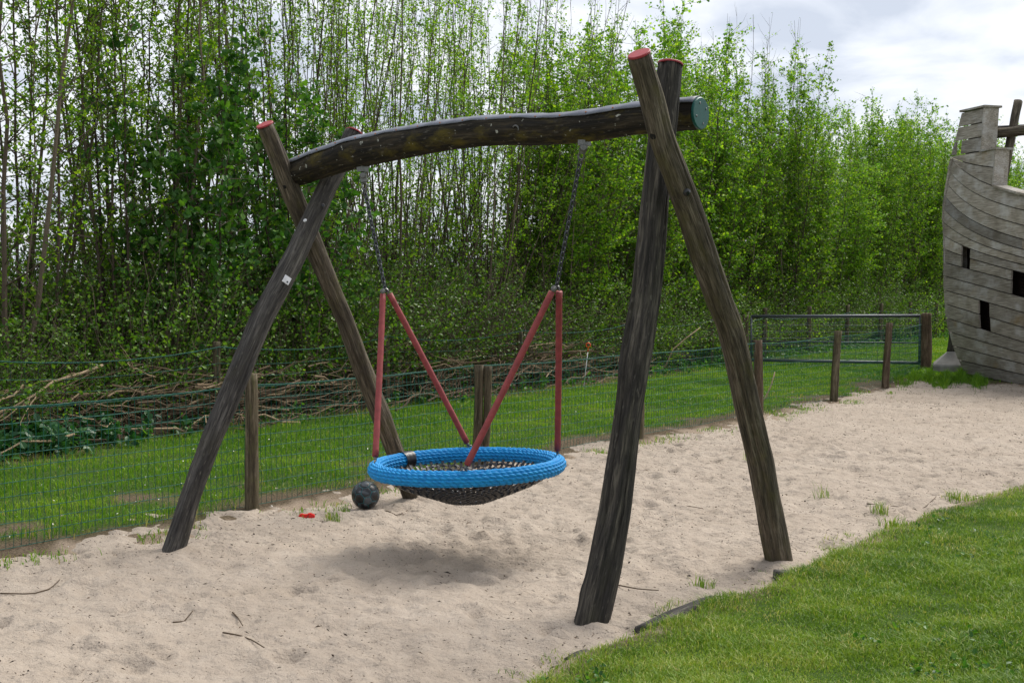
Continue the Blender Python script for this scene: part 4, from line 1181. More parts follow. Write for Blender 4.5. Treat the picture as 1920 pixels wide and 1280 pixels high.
# lawn edging timbers and stump
def edging(u0, v0, u1, v1, label, z=0.035, wdt=0.06):
    a, b = ground(u0, v0), ground(u1, v1)
    mb, *_ = log([a + [0, 0, z - 0.02], 0.5 * (a + b) + [0.01, 0, z], b + [0, 0, z - 0.01]], [wdt, wdt, wdt * 0.9], int(u0), sides=16, step=0.05, crack=[(2.0, 0.0, 2, 0.01)])
    tag(put('edging_log', mb, M['leg_grey'], None, smooth=True), label, 'edging', 'half-buried logs edging the lawn')
edging(1205, 1188, 1335, 1134, 'long half-buried grey log edging the lawn between the two right legs', 0.012, 0.05)
edging(1068, 1240, 1105, 1228, 'short log end poking out of the lawn edge near the nearest leg\'s foot', 0.005, 0.033)
a = ground(1463, 1086)
mb, *_ = log([a + [0, 0, -0.1], a + [0, 0, 0.0], a + [0.003, 0, 0.05]], [0.042, 0.042, 0.04], 77, sides=18, step=0.02)
tag(put('peg_stump', mb, M['leg_grey'], None, smooth=True), 'round wooden peg top at the lawn edge below the far right leg', 'peg')

# ------------------------------------------------------------------ hedge: coppiced shrubs and undergrowth
def leaf_cloud(P, size, rg, up=0.35, droop=0.0, hexa=False):
    """one folded leaf per point; returns verts, faces, rnd"""
    n = len(P)
    d = rg.normal(size=(n, 3)); d[:, 2] += -droop; d /= np.linalg.norm(d, axis=1, keepdims=True)
    nn = rg.normal(size=(n, 3)); nn[:, 2] += up * 3
    sd = np.cross(d, nn); sd /= np.linalg.norm(sd, axis=1, keepdims=True) + 1e-9
    nn = np.cross(sd, d)
    s = (size * rg.uniform(0.55, 1.25, n))[:, None]
    w_ = s * rg.uniform(0.32, 0.46, n)[:, None]
    fold = s * 0.12
    rn = rg.uniform(0, 1, n)
    if hexa:
        V = np.stack([P, P + d * s * 0.3 + sd * w_ + nn * fold, P + d * s * 0.75 + sd * w_ * 0.75 + nn * fold, P + d * s, P + d * s * 0.75 - sd * w_ * 0.75 + nn * fold, P + d * s * 0.3 - sd * w_ + nn * fold], 1).reshape(-1, 3)
        b = np.arange(n)[:, None] * 6
        f = np.concatenate([b + np.array([[0, 1, 2, 3]]), b + np.array([[0, 3, 4, 5]])])
        return V, f, np.repeat(rn, 6)
    V = np.stack([P, P + d * s * 0.5 + sd * w_ + nn * fold, P + d * s, P + d * s * 0.5 - sd * w_ + nn * fold], 1).reshape(-1, 3)
    b = np.arange(n)[:, None] * 4
    f = np.concatenate([b + np.array([[0, 1, 2]]), b + np.array([[0, 2, 3]])])
    return V, f, np.repeat(rn, 4)

def shrub(seed, n_st, H, base_r, lean, r0, r1, n_tw, tw_len, n_lf, lf, lf_lo, mat, up_ang=0.9, tw_lo=0.15, curve=0.3, hexa=False, hvar=0.3):
    rg = np.random.default_rng(seed); K = 12
    az = rg.uniform(0, 2 * np.pi, n_st); br = base_r * np.sqrt(rg.uniform(0, 1, n_st))
    base = np.stack([br * np.cos(az), br * np.sin(az), np.full(n_st, -0.1)], -1)
    hh = H * (1 - hvar * rg.uniform(0, 1, n_st) ** 1.5)
    az2 = az + rg.normal(0, 0.5, n_st); ln = lean * rg.uniform(0.1, 1.0, n_st)
    t_ = np.linspace(0, 1, K)
    out_ = (t_[None, :] * (1 + curve) - curve * t_[None, :] ** 2)
    ph = rg.uniform(0, 6.28, (n_st, 2)); fq = rg.uniform(2, 5, (n_st, 2))
    P = np.zeros((n_st, K, 3))
    P[:, :, 0] = base[:, None, 0] + np.cos(az2)[:, None] * ln[:, None] * hh[:, None] * out_ + 0.05 * np.sin(fq[:, :1] * t_ * 3 + ph[:, :1]) * t_
    P[:, :, 1] = base[:, None, 1] + np.sin(az2)[:, None] * ln[:, None] * hh[:, None] * out_ + 0.05 * np.sin(fq[:, 1:] * t_ * 3 + ph[:, 1:]) * t_
    P[:, :, 2] = base[:, None, 2] + hh[:, None] * t_
    P[:, 1:, :2] += rg.normal(0, 0.018, (n_st, K - 1, 2))
    rb = rg.uniform(r0, r1, n_st)
    Rr = rb[:, None] * (1 - 0.88 * t_[None, :] ** 0.9)
    st = MB(); Vt, q, tr = tubes(P, Rr, 6, cap=False)
    st.add(Vt, q, rnd=np.repeat(rg.uniform(0, 1, n_st), K * 6))
    # twigs
    si = rg.integers(0, n_st, n_tw); tt = tw_lo + (0.98 - tw_lo) * rg.uniform(0, 1, n_tw) ** 0.85
    x = tt * (K - 1); i0 = np.minimum(x.astype(int), K - 2); fr = (x - i0)[:, None]
    p0 = P[si, i0] * (1 - fr) + P[si, i0 + 1] * fr
    a = rg.uniform(0, 2 * np.pi, n_tw); el = rg.normal(up_ang, 0.35, n_tw)
    dr = np.stack([np.cos(a) * np.cos(el), np.sin(a) * np.cos(el), np.sin(el)], -1)
    L = tw_len * rg.uniform(0.35, 1.2, n_tw) * (1.15 - 0.6 * tt)
    k4 = np.linspace(0, 1, 4)
    T = p0[:, None] + dr[:, None] * L[:, None, None] * k4[None, :, None]
    T[:, 1:] += rg.normal(0, 0.03, (n_tw, 3, 3)) * L[:, None, None]
    T[:, :, 2] += (0.12 * L)[:, None] * k4[None] ** 2
    Vt, q, tr = tubes(T, np.maximum(0.0022, 0.010 * L[:, None]) * (1 - 0.75 * k4[None]), 3, cap=False)
    st.add(Vt, q, rnd=np.repeat(rg.uniform(0.2, 1, n_tw), 12))
    # leaves: along twigs, in clumps
    wgt = (L * np.where(tt > lf_lo, 1.0, 0.15)); wgt *= rg.uniform(0.2, 1.8, n_tw); wgt /= wgt.sum()
    li = np.repeat(rg.choice(n_tw, n_lf // 4, p=wgt), 4); lt = np.repeat(rg.uniform(0.15, 1.02, n_lf // 4), 4); n_lf = len(li)
    x = lt * 3; i0 = np.minimum(x.astype(int), 2); fr = (x - i0)[:, None]
    LP = T[li, i0] * (1 - fr) + T[li, i0 + 1] * fr + rg.normal(0, 0.032, (n_lf, 3))
    ns = n_lf // 6                                       # some straight on the leaders
    si = rg.integers(0, n_st, ns); t2 = rg.uniform(max(0.45, lf_lo), 1, ns)
    x = t2 * (K - 1); i0 = np.minimum(x.astype(int), K - 2); fr = (x - i0)[:, None]
    LP = np.concatenate([LP, P[si, i0] * (1 - fr) + P[si, i0 + 1] * fr + rg.normal(0, 0.03, (ns, 3))])
    Vl, fl, rn = leaf_cloud(LP, lf, rg, hexa=hexa)
    ms = st.mesh('trunk'); ms.materials.append(M['bark'])
    ml = mesh_np('crown', Vl, fl, False, {'rnd': rn}); ml.materials.append(M[mat])
    return ms, ml

def bush(seed, R0, H, n_tw, n_lf, lf, mat, arch=0.5):
    rg = np.random.default_rng(seed); K = 7
    az = rg.uniform(0, 2 * np.pi, n_tw); br = R0 * 0.75 * np.sqrt(rg.uniform(0, 1, n_tw))
    az2 = az + rg.normal(0, 0.9, n_tw); el = rg.uniform(0.5, 1.5, n_tw); L = H * rg.uniform(0.4, 1.15, n_tw)
    k = np.linspace(0, 1, K)
    P = np.zeros((n_tw, K, 3))
    hx = np.cos(el) * L
    P[:, :, 0] = (br * np.cos(az))[:, None] + (np.cos(az2) * hx)[:, None] * k
    P[:, :, 1] = (br * np.sin(az))[:, None] + (np.sin(az2) * hx)[:, None] * k
    P[:, :, 2] = -0.05 + (np.sin(el) * L)[:, None] * (k * (1 + arch * 0.6) - arch * 0.6 * k ** 2.2)
    P[:, 1:] += rg.normal(0, 0.02, (n_tw, K - 1, 3)) * np.sqrt(np.arange(1, K))[None, :, None]
    st = MB(); Vt, q, tr = tubes(P, rg.uniform(0.003, 0.008, n_tw)[:, None] * (1 - 0.7 * k[None]), 3, cap=False)
    st.add(Vt, q, rnd=np.repeat(rg.uniform(0.2, 1, n_tw), K * 3))
    li = rg.integers(0, n_tw, n_lf); x = rg.uniform(0.15, 1, n_lf) ** 0.8 * (K - 1); i0 = np.minimum(x.astype(int), K - 2); fr = (x - i0)[:, None]
    LP = P[li, i0] * (1 - fr) + P[li, i0 + 1] * fr + rg.normal(0, 0.05, (n_lf, 3))
    LP[:, 2] = np.maximum(LP[:, 2], 0.03)
    Vl, fl, rn = leaf_cloud(LP, lf, rg)
    ms = st.mesh('stems'); ms.materials.append(M['bark'])
    ml = mesh_np('foliage', Vl, fl, False, {'rnd': rn}); ml.materials.append(M[mat])
    return ms, ml

KIND = {
 'tree':  [shrub(100 + k, 10, 8.8, 0.6, 0.16, 0.014, 0.038, 480, 1.0, 9000, 0.050, 0.10, 'leaf_hazel', up_ang=0.6) for k in range(3)],
 'hazel': [shrub(110 + k, 20, 8.8, 0.25, 0.33, 0.010, 0.026, 560, 0.6, 7600, 0.043, 0.05, 'leaf_hazel', up_ang=0.75, curve=0.45) for k in range(3)],
 'dense': [shrub(120 + k, 15, 8.7, 0.60, 0.17, 0.010, 0.028, 1100, 0.95, 17000, 0.074, 0.0, 'leaf_bright', up_ang=0.5, tw_lo=0.05, hvar=0.45) for k in range(4)],
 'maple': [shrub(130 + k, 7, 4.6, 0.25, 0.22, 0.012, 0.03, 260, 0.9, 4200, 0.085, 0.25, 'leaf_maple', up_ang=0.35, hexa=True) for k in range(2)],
 'bare':  [shrub(140, 14, 9.0, 0.3, 0.12, 0.012, 0.026, 420, 0.8, 900, 0.04, 0.5, 'leaf_hazel', up_ang=0.9)],
}
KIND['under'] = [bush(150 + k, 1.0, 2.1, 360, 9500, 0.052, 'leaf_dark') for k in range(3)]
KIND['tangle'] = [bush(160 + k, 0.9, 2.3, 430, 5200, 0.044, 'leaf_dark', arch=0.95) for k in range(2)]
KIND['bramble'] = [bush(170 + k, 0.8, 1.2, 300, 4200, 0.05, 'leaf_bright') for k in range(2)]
WORD = {'tree': ('slender yellow-green tree', 'tree', 'slender_tree'), 'hazel': ('many-stemmed sparse hazel', 'shrub', 'hazel_shrub'), 'dense': ('tall dense green shrub', 'shrub', 'leafy_shrub'),
        'maple': ('dark broad-leaved maple sapling', 'tree', 'maple_sapling'), 'bare': ('nearly bare twiggy shrub', 'shrub', 'twiggy_shrub'),
        'under': ('low dark leafy bush', 'bush', 'undergrowth_bush'), 'tangle': ('twiggy arching low bush', 'bush', 'twiggy_bush'), 'bramble': ('low bright green bush', 'bush', 'low_bush')}
plants = []      # (kind, variant, s, o, scale, rot)
hr = np.random.default_rng(77)
def hp(s, o): return BF0 + BFD * s + BFP * o
def col_of(p): return 960 + F * p[0] / p[1]
# left: slender trees in three loose rows
for s, o, k in [(-3.6, 2.0, 0), (-2.5, 2.9, 1), (-1.5, 1.9, 2), (-0.5, 3.1, 0), (0.5, 2.0, 1), (1.5, 3.0, 2), (2.4, 3.9, 0), (-4.5, 3.6, 1), (3.3, 3.0, 2)]:
    plants.append(('tree', k, s, o, hr.uniform(0.92, 1.08), hr.uniform(0, 6.28)))
for s, o, k in [(0.9, 1.3, 0), (2.4, 1.3, 1)]:
    plants.append(('maple', k, s, o, hr.uniform(0.9, 1.1), hr.uniform(0, 6.28)))
for s, o, k in [(3.0, 1.8, 0), (4.2, 2.6, 1), (5.2, 1.7, 2), (6.4, 2.5, 0), (7.4, 1.8, 1), (4.9, 3.9, 2), (7.0, 3.8, 1), (8.8, 2.4, 0), (8.9, 4.0, 2)]:
    plants.append(('hazel', k, s, o, hr.uniform(0.92, 1.05), hr.uniform(0, 6.28)))
s = 9.6
while s < 53:
    for o in (1.7, 3.1):
        sc_ = hr.uniform(0.80, 1.02) * (0.82 if 9 < s < 12 else 0.90 if s < 16 else 0.92 if s < 19 else 0.87 if s < 23.5 else 0.66 if s < 28 else 0.92)
        plants.append(('dense', int(hr.integers(0, 4)), s + hr.normal(0, 0.2) + (0.6 if o > 2 else 0), o + hr.normal(0, 0.15), sc_, hr.uniform(0, 6.28)))
    s += 1.45
for s, o in [(19.5, 2.6), (22.0, 2.4), (11.2, 2.2)]:
    plants.append(('bare', 0, s, o, hr.uniform(0.95, 1.02), hr.uniform(0, 6.28)))
s = -5.0; i = 0
while s < 50:
    kd = 'under' if s < 3.6 else ('tangle' if s < 9.5 and i % 3 != 2 else 'under')
    plants.append((kd, i % len(KIND[kd]), s, 1.05 + hr.uniform(-0.15, 0.35), hr.uniform(0.6, 1.0), hr.uniform(0, 6.28)))
    plants.append(('under', (i + 1) % 3, s + 0.6, 2.7 + hr.uniform(-0.2, 0.4), hr.uniform(0.95, 1.4), hr.uniform(0, 6.28)))
    if s < 14 and i % 2: plants.append(('under', (i + 2) % 3, s + 0.2, 4.6 + hr.uniform(-0.2, 0.4), hr.uniform(1.2, 1.6), hr.uniform(0, 6.28)))
    if s > 10 and i % 2: plants.append(('bramble', i % 2, s + 0.3, 0.55 + hr.uniform(-0.1, 0.2), hr.uniform(0.7, 1.1), hr.uniform(0, 6.28)))
    s += 1.2 if s < 16 else 1.6; i += 1
def landmark(u):
    for lim, ph in ((0, 'just outside the left edge'), (150, 'at the left edge'), (330, 'left of the swing frame'), (520, 'behind the front left leg'), (680, 'behind the left log crossing'), (800, 'behind the left chain'),
                    (980, 'above the middle of the seat'), (1080, 'behind the right chain'), (1180, 'left of right log crossing'), (1320, 'behind the right log crossing'), (1400, 'left of the metal gate'),
                    (1560, 'above the gate\'s left half'), (1740, 'above the gate\'s right half'), (9999, 'behind the play ship')):
        if u < lim: return ph
ORD = ['first', 'second', 'third', 'fourth', 'fifth', 'sixth', 'seventh', 'eighth', 'ninth', 'tenth', 'eleventh', 'twelfth', 'thirteenth', 'fourteenth', 'fifteenth', 'sixteenth', 'seventeenth', 'eighteenth', 'nineteenth', 'twentieth']
seen = {}
for (kd, v, s, o, sc_, rz) in sorted(plants, key=lambda p: col_of(hp(p[2], p[3]))):
    p = hp(s, o); u = col_of(p)
    if u < -260 or u > 2150 or (u > 1960 and o > 2.4): continue
    row = 'front' if o < 2.3 else ('middle' if o < 3.6 else 'back')
    key = (kd, landmark(u), row); seen[key] = seen.get(key, 0) + 1
    wd, cat, nm = WORD[kd]
    lab = f'{wd} in {row} hedge row, {landmark(u)}'
    if seen[key] > 1: lab = f'{ORD[min(seen[key], 20) - 1]} {wd} from left, {row} hedge row, {landmark(u)}'
    pz = 0.04
    th_ = thing(nm, lab, cat, (p[0], p[1], pz), 'undergrowth along the hedge' if kd in ('under', 'tangle', 'bramble') else 'shrubs and trees of the hedge')
    th_.rotation_euler = (0, 0, rz); th_.scale = (sc_ ** 0.5, sc_ ** 0.5, sc_)
    ms, ml = KIND[kd][v]
    link(ms.name.split('.')[0], ms, None, th_); link(ml.name.split('.')[0], ml, None, th_)

# ------------------------------------------------------------------ brushwood piles along the far fence
def branch_mesh(seed):
    rg = np.random.default_rng(seed); L = rg.uniform(1.1, 2.4); K = 9; k = np.linspace(0, 1, K); r = rg.uniform(0.007, 0.019)
    def path(p0, d, L, wig):
        P = p0 + d * L * k[:, None]; P[1:] += np.cumsum(rg.normal(0, wig, (K - 1, 3)), 0) * L; return P
    d = np.array([1.0, 0, 0]); main = path(np.array([-L / 2, 0, 0]), d, L, 0.022)
    mb = MB(); Vt, q, tr = tubes(main[None], (r * (1 - 0.75 * k))[None], 6); rn = rg.uniform(0, 1)
    mb.add(Vt, q, tr, rnd=rn)
    for _ in range(rg.integers(3, 7)):
        i = rg.integers(2, K - 1); dd = np.array([rg.uniform(0.5, 1), rg.normal(0, 0.5), rg.normal(0, 0.3)]); dd /= np.linalg.norm(dd)
        P = path(main[i], dd, L * rg.uniform(0.15, 0.4), 0.03)
        Vt, q, tr = tubes(P[None], (r * 0.45 * (1 - 0.7 * k))[None], 4); mb.add(Vt, q, tr, rnd=rn)
    me = mb.mesh('branch'); me.materials.append(M['stick']); return me
BM = [branch_mesh(200 + k) for k in range(14)]
bg = np.random.default_rng(5)
def brush(label, s0, s1, n, hgt, o0):
    c = hp((s0 + s1) / 2, o0)
    pile = thing('brush_pile', label, 'brush pile', (c[0], c[1], 0.03), 'brushwood stacked along the far fence')
    base_rot = math.atan2(BFD[1], BFD[0])
    for k in range(n):
        s = bg.uniform(s0, s1); o = o0 + bg.normal(0, 0.28); z = 0.05 + hgt * bg.uniform(0, 1) * math.exp(-((o - o0) / 0.5) ** 2) * (0.6 + 0.4 * math.sin((s - s0) / (s1 - s0) * math.pi))
        p = hp(s, o) - c
        ob = bpy.data.objects.new('branch', BM[k % len(BM)]); COL.objects.link(ob); ob.parent = pile
        ob.location = (p[0], p[1], z)
        rz = base_rot + bg.normal(0, 0.38) + (math.pi if bg.random() < 0.5 else 0)
        ob.rotation_euler = (bg.uniform(0, 6.28), bg.normal(0, 0.13 + 0.05 * (k % 5 == 0)), rz)
        sc_ = bg.uniform(0.6, 1.15); ob.scale = (sc_, sc_, sc_)
brush('pile of dead branches by the far fence, left of the front left leg', -3.2, 1.4, 95, 0.72, 0.20)
brush('pile of dead branches by the far fence, between the two left legs', 1.4, 4.6, 90, 0.75, 0.20)
brush('pile of dead branches by the far fence, right of the left chain', 4.6, 8.6, 90, 0.75, 0.28)
brush('smaller pile of dead branches behind the orange-topped stake', 8.6, 11.0, 40, 0.6, 0.35)

def stick(name, pts, r, label, rn=0.8, cat='stick', group=None):
    mb = MB(); P = np.array(pts, float); n = len(P)
    Vt, q, tr = tubes(P[None], np.linspace(r, r * 0.6, n)[None], 6); mb.add(Vt, q, tr, rnd=rn)
    return tag(put(name, mb, M['stick'], None, smooth=True), label, cat, group)
b0 = ground(1427, 757); dp = np.dot(b0 - CAM, _fw)
stick('leaning_stick', [b0, CAM + ray(1436, 744) * dp, CAM + ray(1446, 722) * dp, CAM + ray(1453, 697) * dp], 0.014, 'pale bent stick leaning by the reddish fence post', 1.0)
b1 = hp(16.0, -0.5); 
stick('leaning_stick', [CAM + ray(1246, 690) * 21.5, CAM + ray(1262, 655) * 21.6, CAM + ray(1285, 635) * 21.7, CAM + ray(1313, 614) * 21.8], 0.014, 'pale stick leaning on the far fence between the right legs', 0.9)

# ------------------------------------------------------------------ nettles and weeds
def weed_patch(seed, pts, h, n_lf, lf):
    rg = np.random.default_rng(seed); mb = MB()
    for (x, y, z) in pts:
        n = rg.integers(n_lf // 2, n_lf); hh = h * rg.uniform(0.5, 1.15)
        zz = rg.uniform(0.15, 1, n) * hh; a = rg.uniform(0, 6.28, n); rr = rg.uniform(0.01, 0.07, n)
        P = np.stack([x + rr * np.cos(a), y + rr * np.sin(a), z + zz], -1)
        V, f, rn = leaf_cloud(P, lf, rg, up=0.8, hexa=True); mb.add(V, f, rnd=rn)
        Vt, q, tr = tubes(np.array([[[x, y, z - 0.03], [x + rg.normal(0, 0.02), y, z + hh]]]), np.array([[0.003, 0.002]]), 3); mb.add(Vt, q, tr, rnd=np.full(len(Vt), 0.3))
    return mb
wr = np.random.default_rng(6)
pts = []
c0 = ground(60, 868)
for _ in range(170):
    p = c0 + FDIR * wr.normal(0, 0.75) + FPERP * wr.normal(0.25, 0.3); pts.append((p[0], p[1], 0.05))
tag(put('nettles', weed_patch(1, pts, 0.30, 26, 0.075), M['leaf_nettle'], None), 'patch of dark green nettles in front of the brushwood', 'nettles', kind='stuff')
pts = []
for _ in range(420):
    p = hp(wr.uniform(-3, 34), wr.normal(-0.15, 0.25)); pts.append((p[0], p[1], 0.06))
tag(put('weeds', weed_patch(2, pts, 0.20, 16, 0.06), M['leaf_maple'], None), 'leafy weeds growing along the foot of the far fence', 'weeds', kind='stuff')

# ------------------------------------------------------------------ grass blades
def blades(X, Y, Z, h, wd, rg, rn, lean=0.6):
    n = len(X); a = rg.uniform(0, 6.28, n); b = rg.uniform(0, 6.28, n); le = lean * rg.uniform(0.1, 1.0, n) * h
    wx, wy = np.cos(a) * wd / 2, np.sin(a) * wd / 2; lx, ly = np.cos(b) * le, np.sin(b) * le
    z0 = np.zeros(n)
    V = np.stack([np.stack([X - wx, Y - wy, Z - 0.01], -1), np.stack([X + wx, Y + wy, Z - 0.01], -1),
                  np.stack([X + wx * 0.8 + lx * 0.35, Y + wy * 0.8 + ly * 0.35, Z + h * 0.6], -1), np.stack([X - wx * 0.8 + lx * 0.35, Y - wy * 0.8 + ly * 0.35, Z + h * 0.6], -1),
                  np.stack([X + lx, Y + ly, Z + h * (1 - 0.25 * rg.uniform(0, 1, n))], -1)], 1).reshape(-1, 3)
    k = np.arange(n)[:, None] * 5
    return V, k + np.array([[0, 1, 2, 3]]), k + np.array([[3, 2, 4]]), np.repeat(rn, 5)
gg = np.random.default_rng(12)
# lawn: even density on the ground, thinner far from the playing area
n = 620000
Y = 3.6 + 11.5 * gg.uniform(0, 1, n) ** 1.9; X = gg.uniform(-0.6, 1, n) * 0 + gg.uniform(-0.05, 0.56, n) * Y + gg.normal(0, 0.02, n)
d, Z = lawn_h(X, Y)
tuft = fbm(X * 3.2, Y * 3.2, 61, 3)
k = ((d > 0.0) & (gg.uniform(0, 1, n) < sstep(-0.02, 0.16, d + 0.12 * tuft) * (0.72 + 0.6 * tuft + 0.2))) | ((d > -0.20) & (d <= 0.02) & (fbm(X * 5, Y * 5, 67, 2) > 0.12) & (gg.uniform(0, 1, n) < 0.22))
Z = np.maximum(Z, height_sand(X, Y) - 0.004)
X, Y, Z, d, tuft = X[k], Y[k], Z[k], d[k], tuft[k]
n = len(X); print('lawn blades', n)
h = (0.017 + 0.024 * gg.uniform(0, 1, n) ** 1.5) * (1 + 1.2 * tuft) * (1 + 0.4 * np.exp(-np.maximum(d, 0) / 0.12)) * np.where(d < 0, 0.7, 1.0)
rn = np.clip(0.45 + 0.45 * fbm(X * 1.3, Y * 1.3, 71, 3) + 0.45 * fbm(X * 6, Y * 6, 79, 2) + gg.normal(0, 0.22, n), 0, 0.93); dry = gg.uniform(0, 1, n) < 0.035 + 0.22 * sstep(0.2, 0.5, fbm(X * 2.6, Y * 2.6, 83, 3)) + 0.10 * np.exp(-np.maximum(d, 0) / 0.2); rn[dry] = gg.uniform(0.93, 1, dry.sum())
V, fq, ft, ra = blades(X, Y, Z, h, gg.uniform(0.0022, 0.0042, n), gg, rn, 1.6)
tag(put('lawn_grass', MB().add(V, fq, ft, rnd=ra), M['lawn'], None, origin=(0, 0, 0)), 'short green lawn grass at the lower right', 'grass', kind='stuff')
pw = []
for _ in range(900):
    y_ = 4 + 9 * gg.uniform() ** 1.5; x_ = gg.uniform(-0.02, 0.5) * y_
    dd_, zz2 = lawn_h(np.array([x_]), np.array([y_]))
    if dd_[0] > 0.05 and vnoise(x_ * 1.1, y_ * 1.1, 97) > 0.12: pw.append((x_, y_, float(zz2[0])))
tag(put('lawn_weeds', weed_patch(9, pw, 0.035, 14, 0.026), M['leaf_maple'], None), 'low clover-like weeds growing in the foreground lawn', 'weeds', kind='stuff')
# strip between the fences and the ground beyond
n = 420000
q = -8 + 44 * gg.uniform(0, 1, n) ** 1.5; r = gg.uniform(-0.45, 5.5, n) ; 
X = FA[0] + FDIR[0] * q + FPERP[0] * r; Y = FA[1] + FDIR[1] * q + FPERP[1] * r
far = gg.uniform(0, 1, n) < 0.16
X = np.where(far, gg.uniform(3.5, 16, n), X); Y = np.where(far, gg.uniform(19, 40, n), Y)
d, b, Z = strip_h(X, Y); soil = strip_soil(X, Y, d, b)
k = (d > 0.0) & (b < 1.2) & (gg.uniform(0, 1, n) > soil * 1.06) & (np.abs(X) < 0.5 * Y + 1)
X, Y, Z, d, soil = X[k], Y[k], Z[k], d[k], soil[k]; n = len(X); print('strip blades', n)
tuft = fbm(X * 2.2, Y * 2.2, 63, 3)
h = (0.025 + 0.030 * gg.uniform(0, 1, n)) * (1 + 1.0 * tuft) * (1 + 0.6 * soil)
rn = np.clip(0.45 + 0.5 * fbm(X * 0.9, Y * 0.9, 73, 3) + 0.35 * fbm(X * 4, Y * 4, 75, 2) + gg.normal(0, 0.18, n), 0, 0.92); dry = gg.uniform(0, 1, n) < 0.02 + 0.25 * soil; rn[dry] = gg.uniform(0.93, 1, dry.sum())
V, fq, ft, ra = blades(X, Y, Z, h, gg.uniform(0.004, 0.008, n) * np.clip(Y / 12, 1, 2.5), gg, rn, 0.9)
tag(put('strip_grass', MB().add(V, fq, ft, rnd=ra), M['strip'], None, origin=(0, 0, 0)), 'green grass between the two wire fences', 'grass', kind='stuff')
# rougher grass round the ship's footing
def tuft_mb(seed, c, n, rad, h, wd=0.005, dry=0.1):
    rg = np.random.default_rng(seed); a = rg.uniform(0, 6.28, n); rr = rad * rg.uniform(0, 1, n) ** 0.7
    X = c[0] + rr * np.cos(a); Y = c[1] + rr * np.sin(a); Z = np.full(n, c[2])
    rn = np.clip(rg.normal(0.4, 0.2, n), 0, 0.9); dd = rg.uniform(0, 1, n) < dry; rn[dd] = 0.97
    V, fq, ft, ra = blades(X, Y, Z, h * rg.uniform(0.4, 1.2, n), wd, rg, rn, 0.9)
    return MB().add(V, fq, ft, rnd=ra)
mb = MB()
n = 9000; u_ = np.clip(gg.normal(1775, 48, n), 1640, 1850); X = []; 
P = np.array([ground(a_, b_) for a_, b_ in zip(u_, 712 + gg.normal(0, 5, n) + 5 * np.sin(u_ * 0.09) + (u_ - 1690) * 0.03)])
V, fq, ft, ra = blades(P[:, 0], P[:, 1], np.full(n, 0.0), gg.uniform(0.04, 0.17, n) * (1 + 0.5 * np.sin(u_ * 0.21)), np.full(n, 0.007), gg, np.clip(gg.normal(0.3, 0.2, n), 0, 0.95), 0.7)
tag(put('rough_grass', mb.add(V, fq, ft, rnd=ra), M['strip'], None, origin=(0, 0, 0)), 'rough longer grass at the foot of the ship and its footing', 'grass', kind='stuff')
tufts = [(1542, 932, 26, 0.13, 'thin grass tuft alone in the sand right of the far right leg'), (1650, 963, 60, 0.10, 'flat grass tuft on the sand just outside the right lawn edge'), (1674, 984, 110, 0.11, 'thick green tuft at the lawn edge right of the far right leg'),
         (1795, 941, 120, 0.10, 'green tuft on the sand near the right picture edge'), (1318, 1104, 50, 0.08, 'half-dry tuft between the two right legs near the buried log'), (624, 971, 60, 0.09, 'small weed tuft on the sand below the football'),
         (640, 958, 40, 0.07, 'tiny weed tuft just left of the football'), (1405, 860, 30, 0.09, 'small tuft in the sand just left of the far right leg')]
for i, (u, v, n, h, lab) in enumerate(tufts):
    c = ground(u, v); c[2] = float(height_sand(c[0], c[1])) - 0.005
    tag(put('grass_tuft', tuft_mb(300 + i, c, n, 0.07 if n < 70 else 0.11, h), M['lawn'], None, origin=c), lab, 'grass tuft', 'grass tufts on the sand')

n = 6000; q = gg.uniform(-6, 18, n); bx_ = np.abs(gg.normal(0, 0.16, n))
X = FA[0] + FDIR[0] * q - FPERP[0] * (0.28 + bx_ - 0.12); Y = FA[1] + FDIR[1] * q - FPERP[1] * (0.28 + bx_ - 0.12)
k = fbm(X * 2.3, Y * 2.3, 88, 3) > 0.10; X, Y = X[k], Y[k]; n = len(X)
V, fq, ft, ra = blades(X, Y, np.maximum(height_sand(X, Y), strip_h(X, Y)[2]), gg.uniform(0.015, 0.06, n), gg.uniform(0.004, 0.008, n), gg, np.clip(gg.normal(0.5, 0.3, n), 0, 1), 1.4)
tag(put('border_grass', MB().add(V, fq, ft, rnd=ra), M['strip'], None, origin=(0, 0, 0)), 'sparse grass and weeds creeping onto the sand below the near fence', 'grass', kind='stuff')
# ------------------------------------------------------------------ litter
M['litter'] = mat_rnd('leaf_litter', [(0, (0.018, 0.013, 0.010)), (0.6, (0.06, 0.042, 0.03)), (1, (0.16, 0.11, 0.07))])
lg = np.random.default_rng(31)
n = 80000
q = lg.uniform(-6, 22, n); r = lg.uniform(-8, 0.55, n)
X = FA[0] + FDIR[0] * q + FPERP[0] * r; Y = FA[1] + FDIR[1] * q + FPERP[1] * r
edge = np.minimum(-seg_dist(X, Y, LAWN), seg_dist(X, Y, SANDB))
pk = 0.20 + 0.45 * np.exp(-np.abs(edge) / 0.35) + 0.35 * sstep(0.05, 0.35, fbm(X * 0.6, Y * 0.6, 91, 3)) + 0.15 * sstep(8, 15, Y)
k = (edge > -0.75) & (lg.uniform(0, 1, n) < pk) & (Y > 3.5)
X, Y = X[k], Y[k]; n = len(X); print('litter', n)
Z = np.maximum(height_sand(X, Y), strip_h(X, Y)[2]) + 0.012
s_ = lg.uniform(0.004, 0.010, n) * np.where(lg.uniform(0, 1, n) < 0.06, 1.8, 1); a = lg.uniform(0, 6.28, n); el = lg.uniform(0.12, 0.6, n); sl_ = lg.uniform(0, 1, n) < 0.12; s_ = np.where(sl_, s_ * 1.6, s_); el = np.where(sl_, 0.07, el)
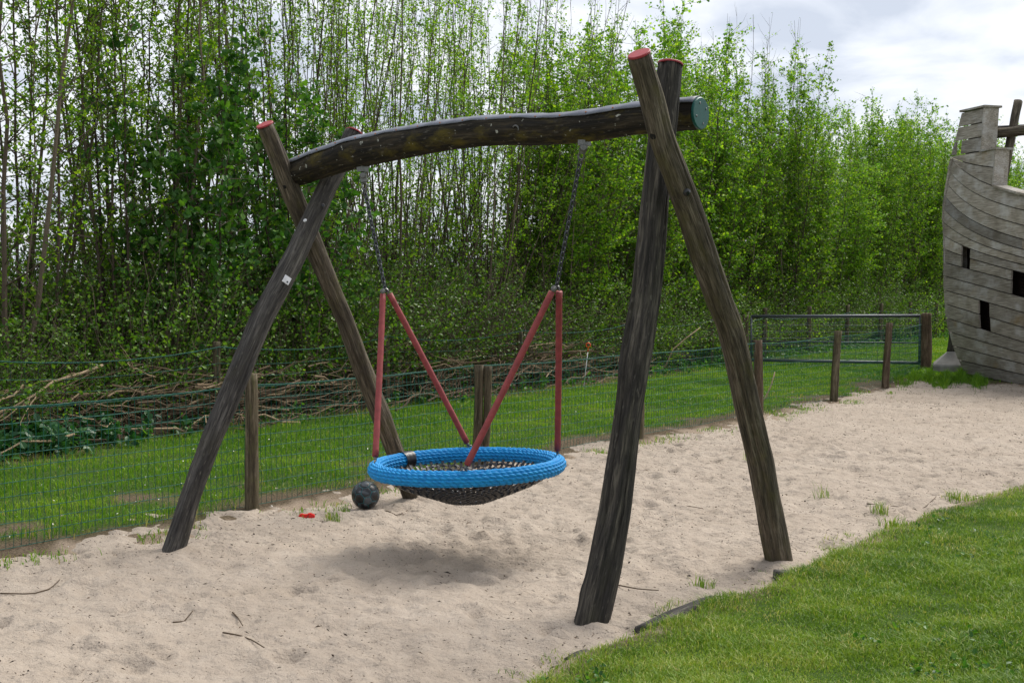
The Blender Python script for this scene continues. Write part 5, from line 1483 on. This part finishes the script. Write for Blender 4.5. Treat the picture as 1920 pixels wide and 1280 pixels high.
ex = np.stack([np.cos(a), np.sin(a), lg.normal(0, 0.25, n)], -1) * s_[:, None]; ey = np.stack([-np.sin(a), np.cos(a), lg.normal(0, 0.35, n)], -1) * (s_ * el)[:, None]
C_ = np.stack([X, Y, Z], -1); up_ = np.array([0, 0, 1.0]) * (s_ * 0.35)[:, None]
V = np.stack([C_ - ex, C_ - ey, C_ + ex, C_ + ey, C_ + up_], 1).reshape(-1, 3)
b = np.arange(n)[:, None] * 5
tri = np.concatenate([b + np.array([[i, (i + 1) % 4, 4]]) for i in range(4)])
tag(put('litter', MB().add(V, tri, rnd=np.repeat(lg.uniform(0, 1, n), 5)), M['litter'], None, origin=(0, 0, 0)), 'scattered dark leaf scraps and bark bits on the sand', 'litter', kind='stuff')
# fallen petals in the grass strip
n = 380; q = lg.uniform(-6, 16, n); r = lg.uniform(-0.2, 2.6, n); X = FA[0] + FDIR[0] * q + FPERP[0] * r; Y = FA[1] + FDIR[1] * q + FPERP[1] * r
d, b_, Z = strip_h(X, Y)
V, f, rn = leaf_cloud(np.stack([X, Y, Z + 0.03], -1), 0.017, lg, up=1.5)
tag(put('petals', MB().add(V, f, rnd=rn), M['blossom'], None, origin=(0, 0, 0)), 'scattered white petals lying in the grass strip', 'petals', kind='stuff')
# twigs on the sand
twig_px = [([(325, 1165), (345, 1158), (362, 1148)], 'short twig on the sand at the lower left of the seat shadow'),
           ([(418, 1188), (450, 1195), (475, 1206), (497, 1221)], 'curved twig on the sand near the bottom left'),
           ([(700, 953), (725, 960), (745, 962), (765, 955)], 'curved twig on the sand right of the football'),
           ([(436, 1145), (446, 1152), (455, 1168)], 'tiny twig left of the curved bottom-left twig'),
           ([(0, 1120), (60, 1117), (95, 1105), (112, 1085)], 'thin bent twig on the sand at the left edge'),
           ([(1265, 952), (1290, 950), (1318, 948)], 'straight twig on the sand between the right legs'),
           ([(1160, 1105), (1195, 1113), (1235, 1115)], 'thin twig on the sand right of the nearest leg\'s foot'),
           ([(1625, 947), (1700, 948), (1728, 951), (1755, 940)], 'long brown twig beside the lawn edge at right'),
           ([(1365, 805), (1385, 800), (1400, 790)], 'pale twig on the sand edge left of the far right leg')]
for pts_, lab in twig_px:
    P = np.array([ground(u, v) for u, v in pts_]); P[:, 2] = height_sand(P[:, 0], P[:, 1]) + 0.008
    s_ = np.linspace(0, len(P) - 1, 9); P = np.stack([np.interp(s_, np.arange(len(P)), P[:, k]) for k in range(3)], -1)
    stick('twig', P, 0.0042, lab, 0.45, 'twig', 'twigs on the sand')
print('objects', len(bpy.data.objects))
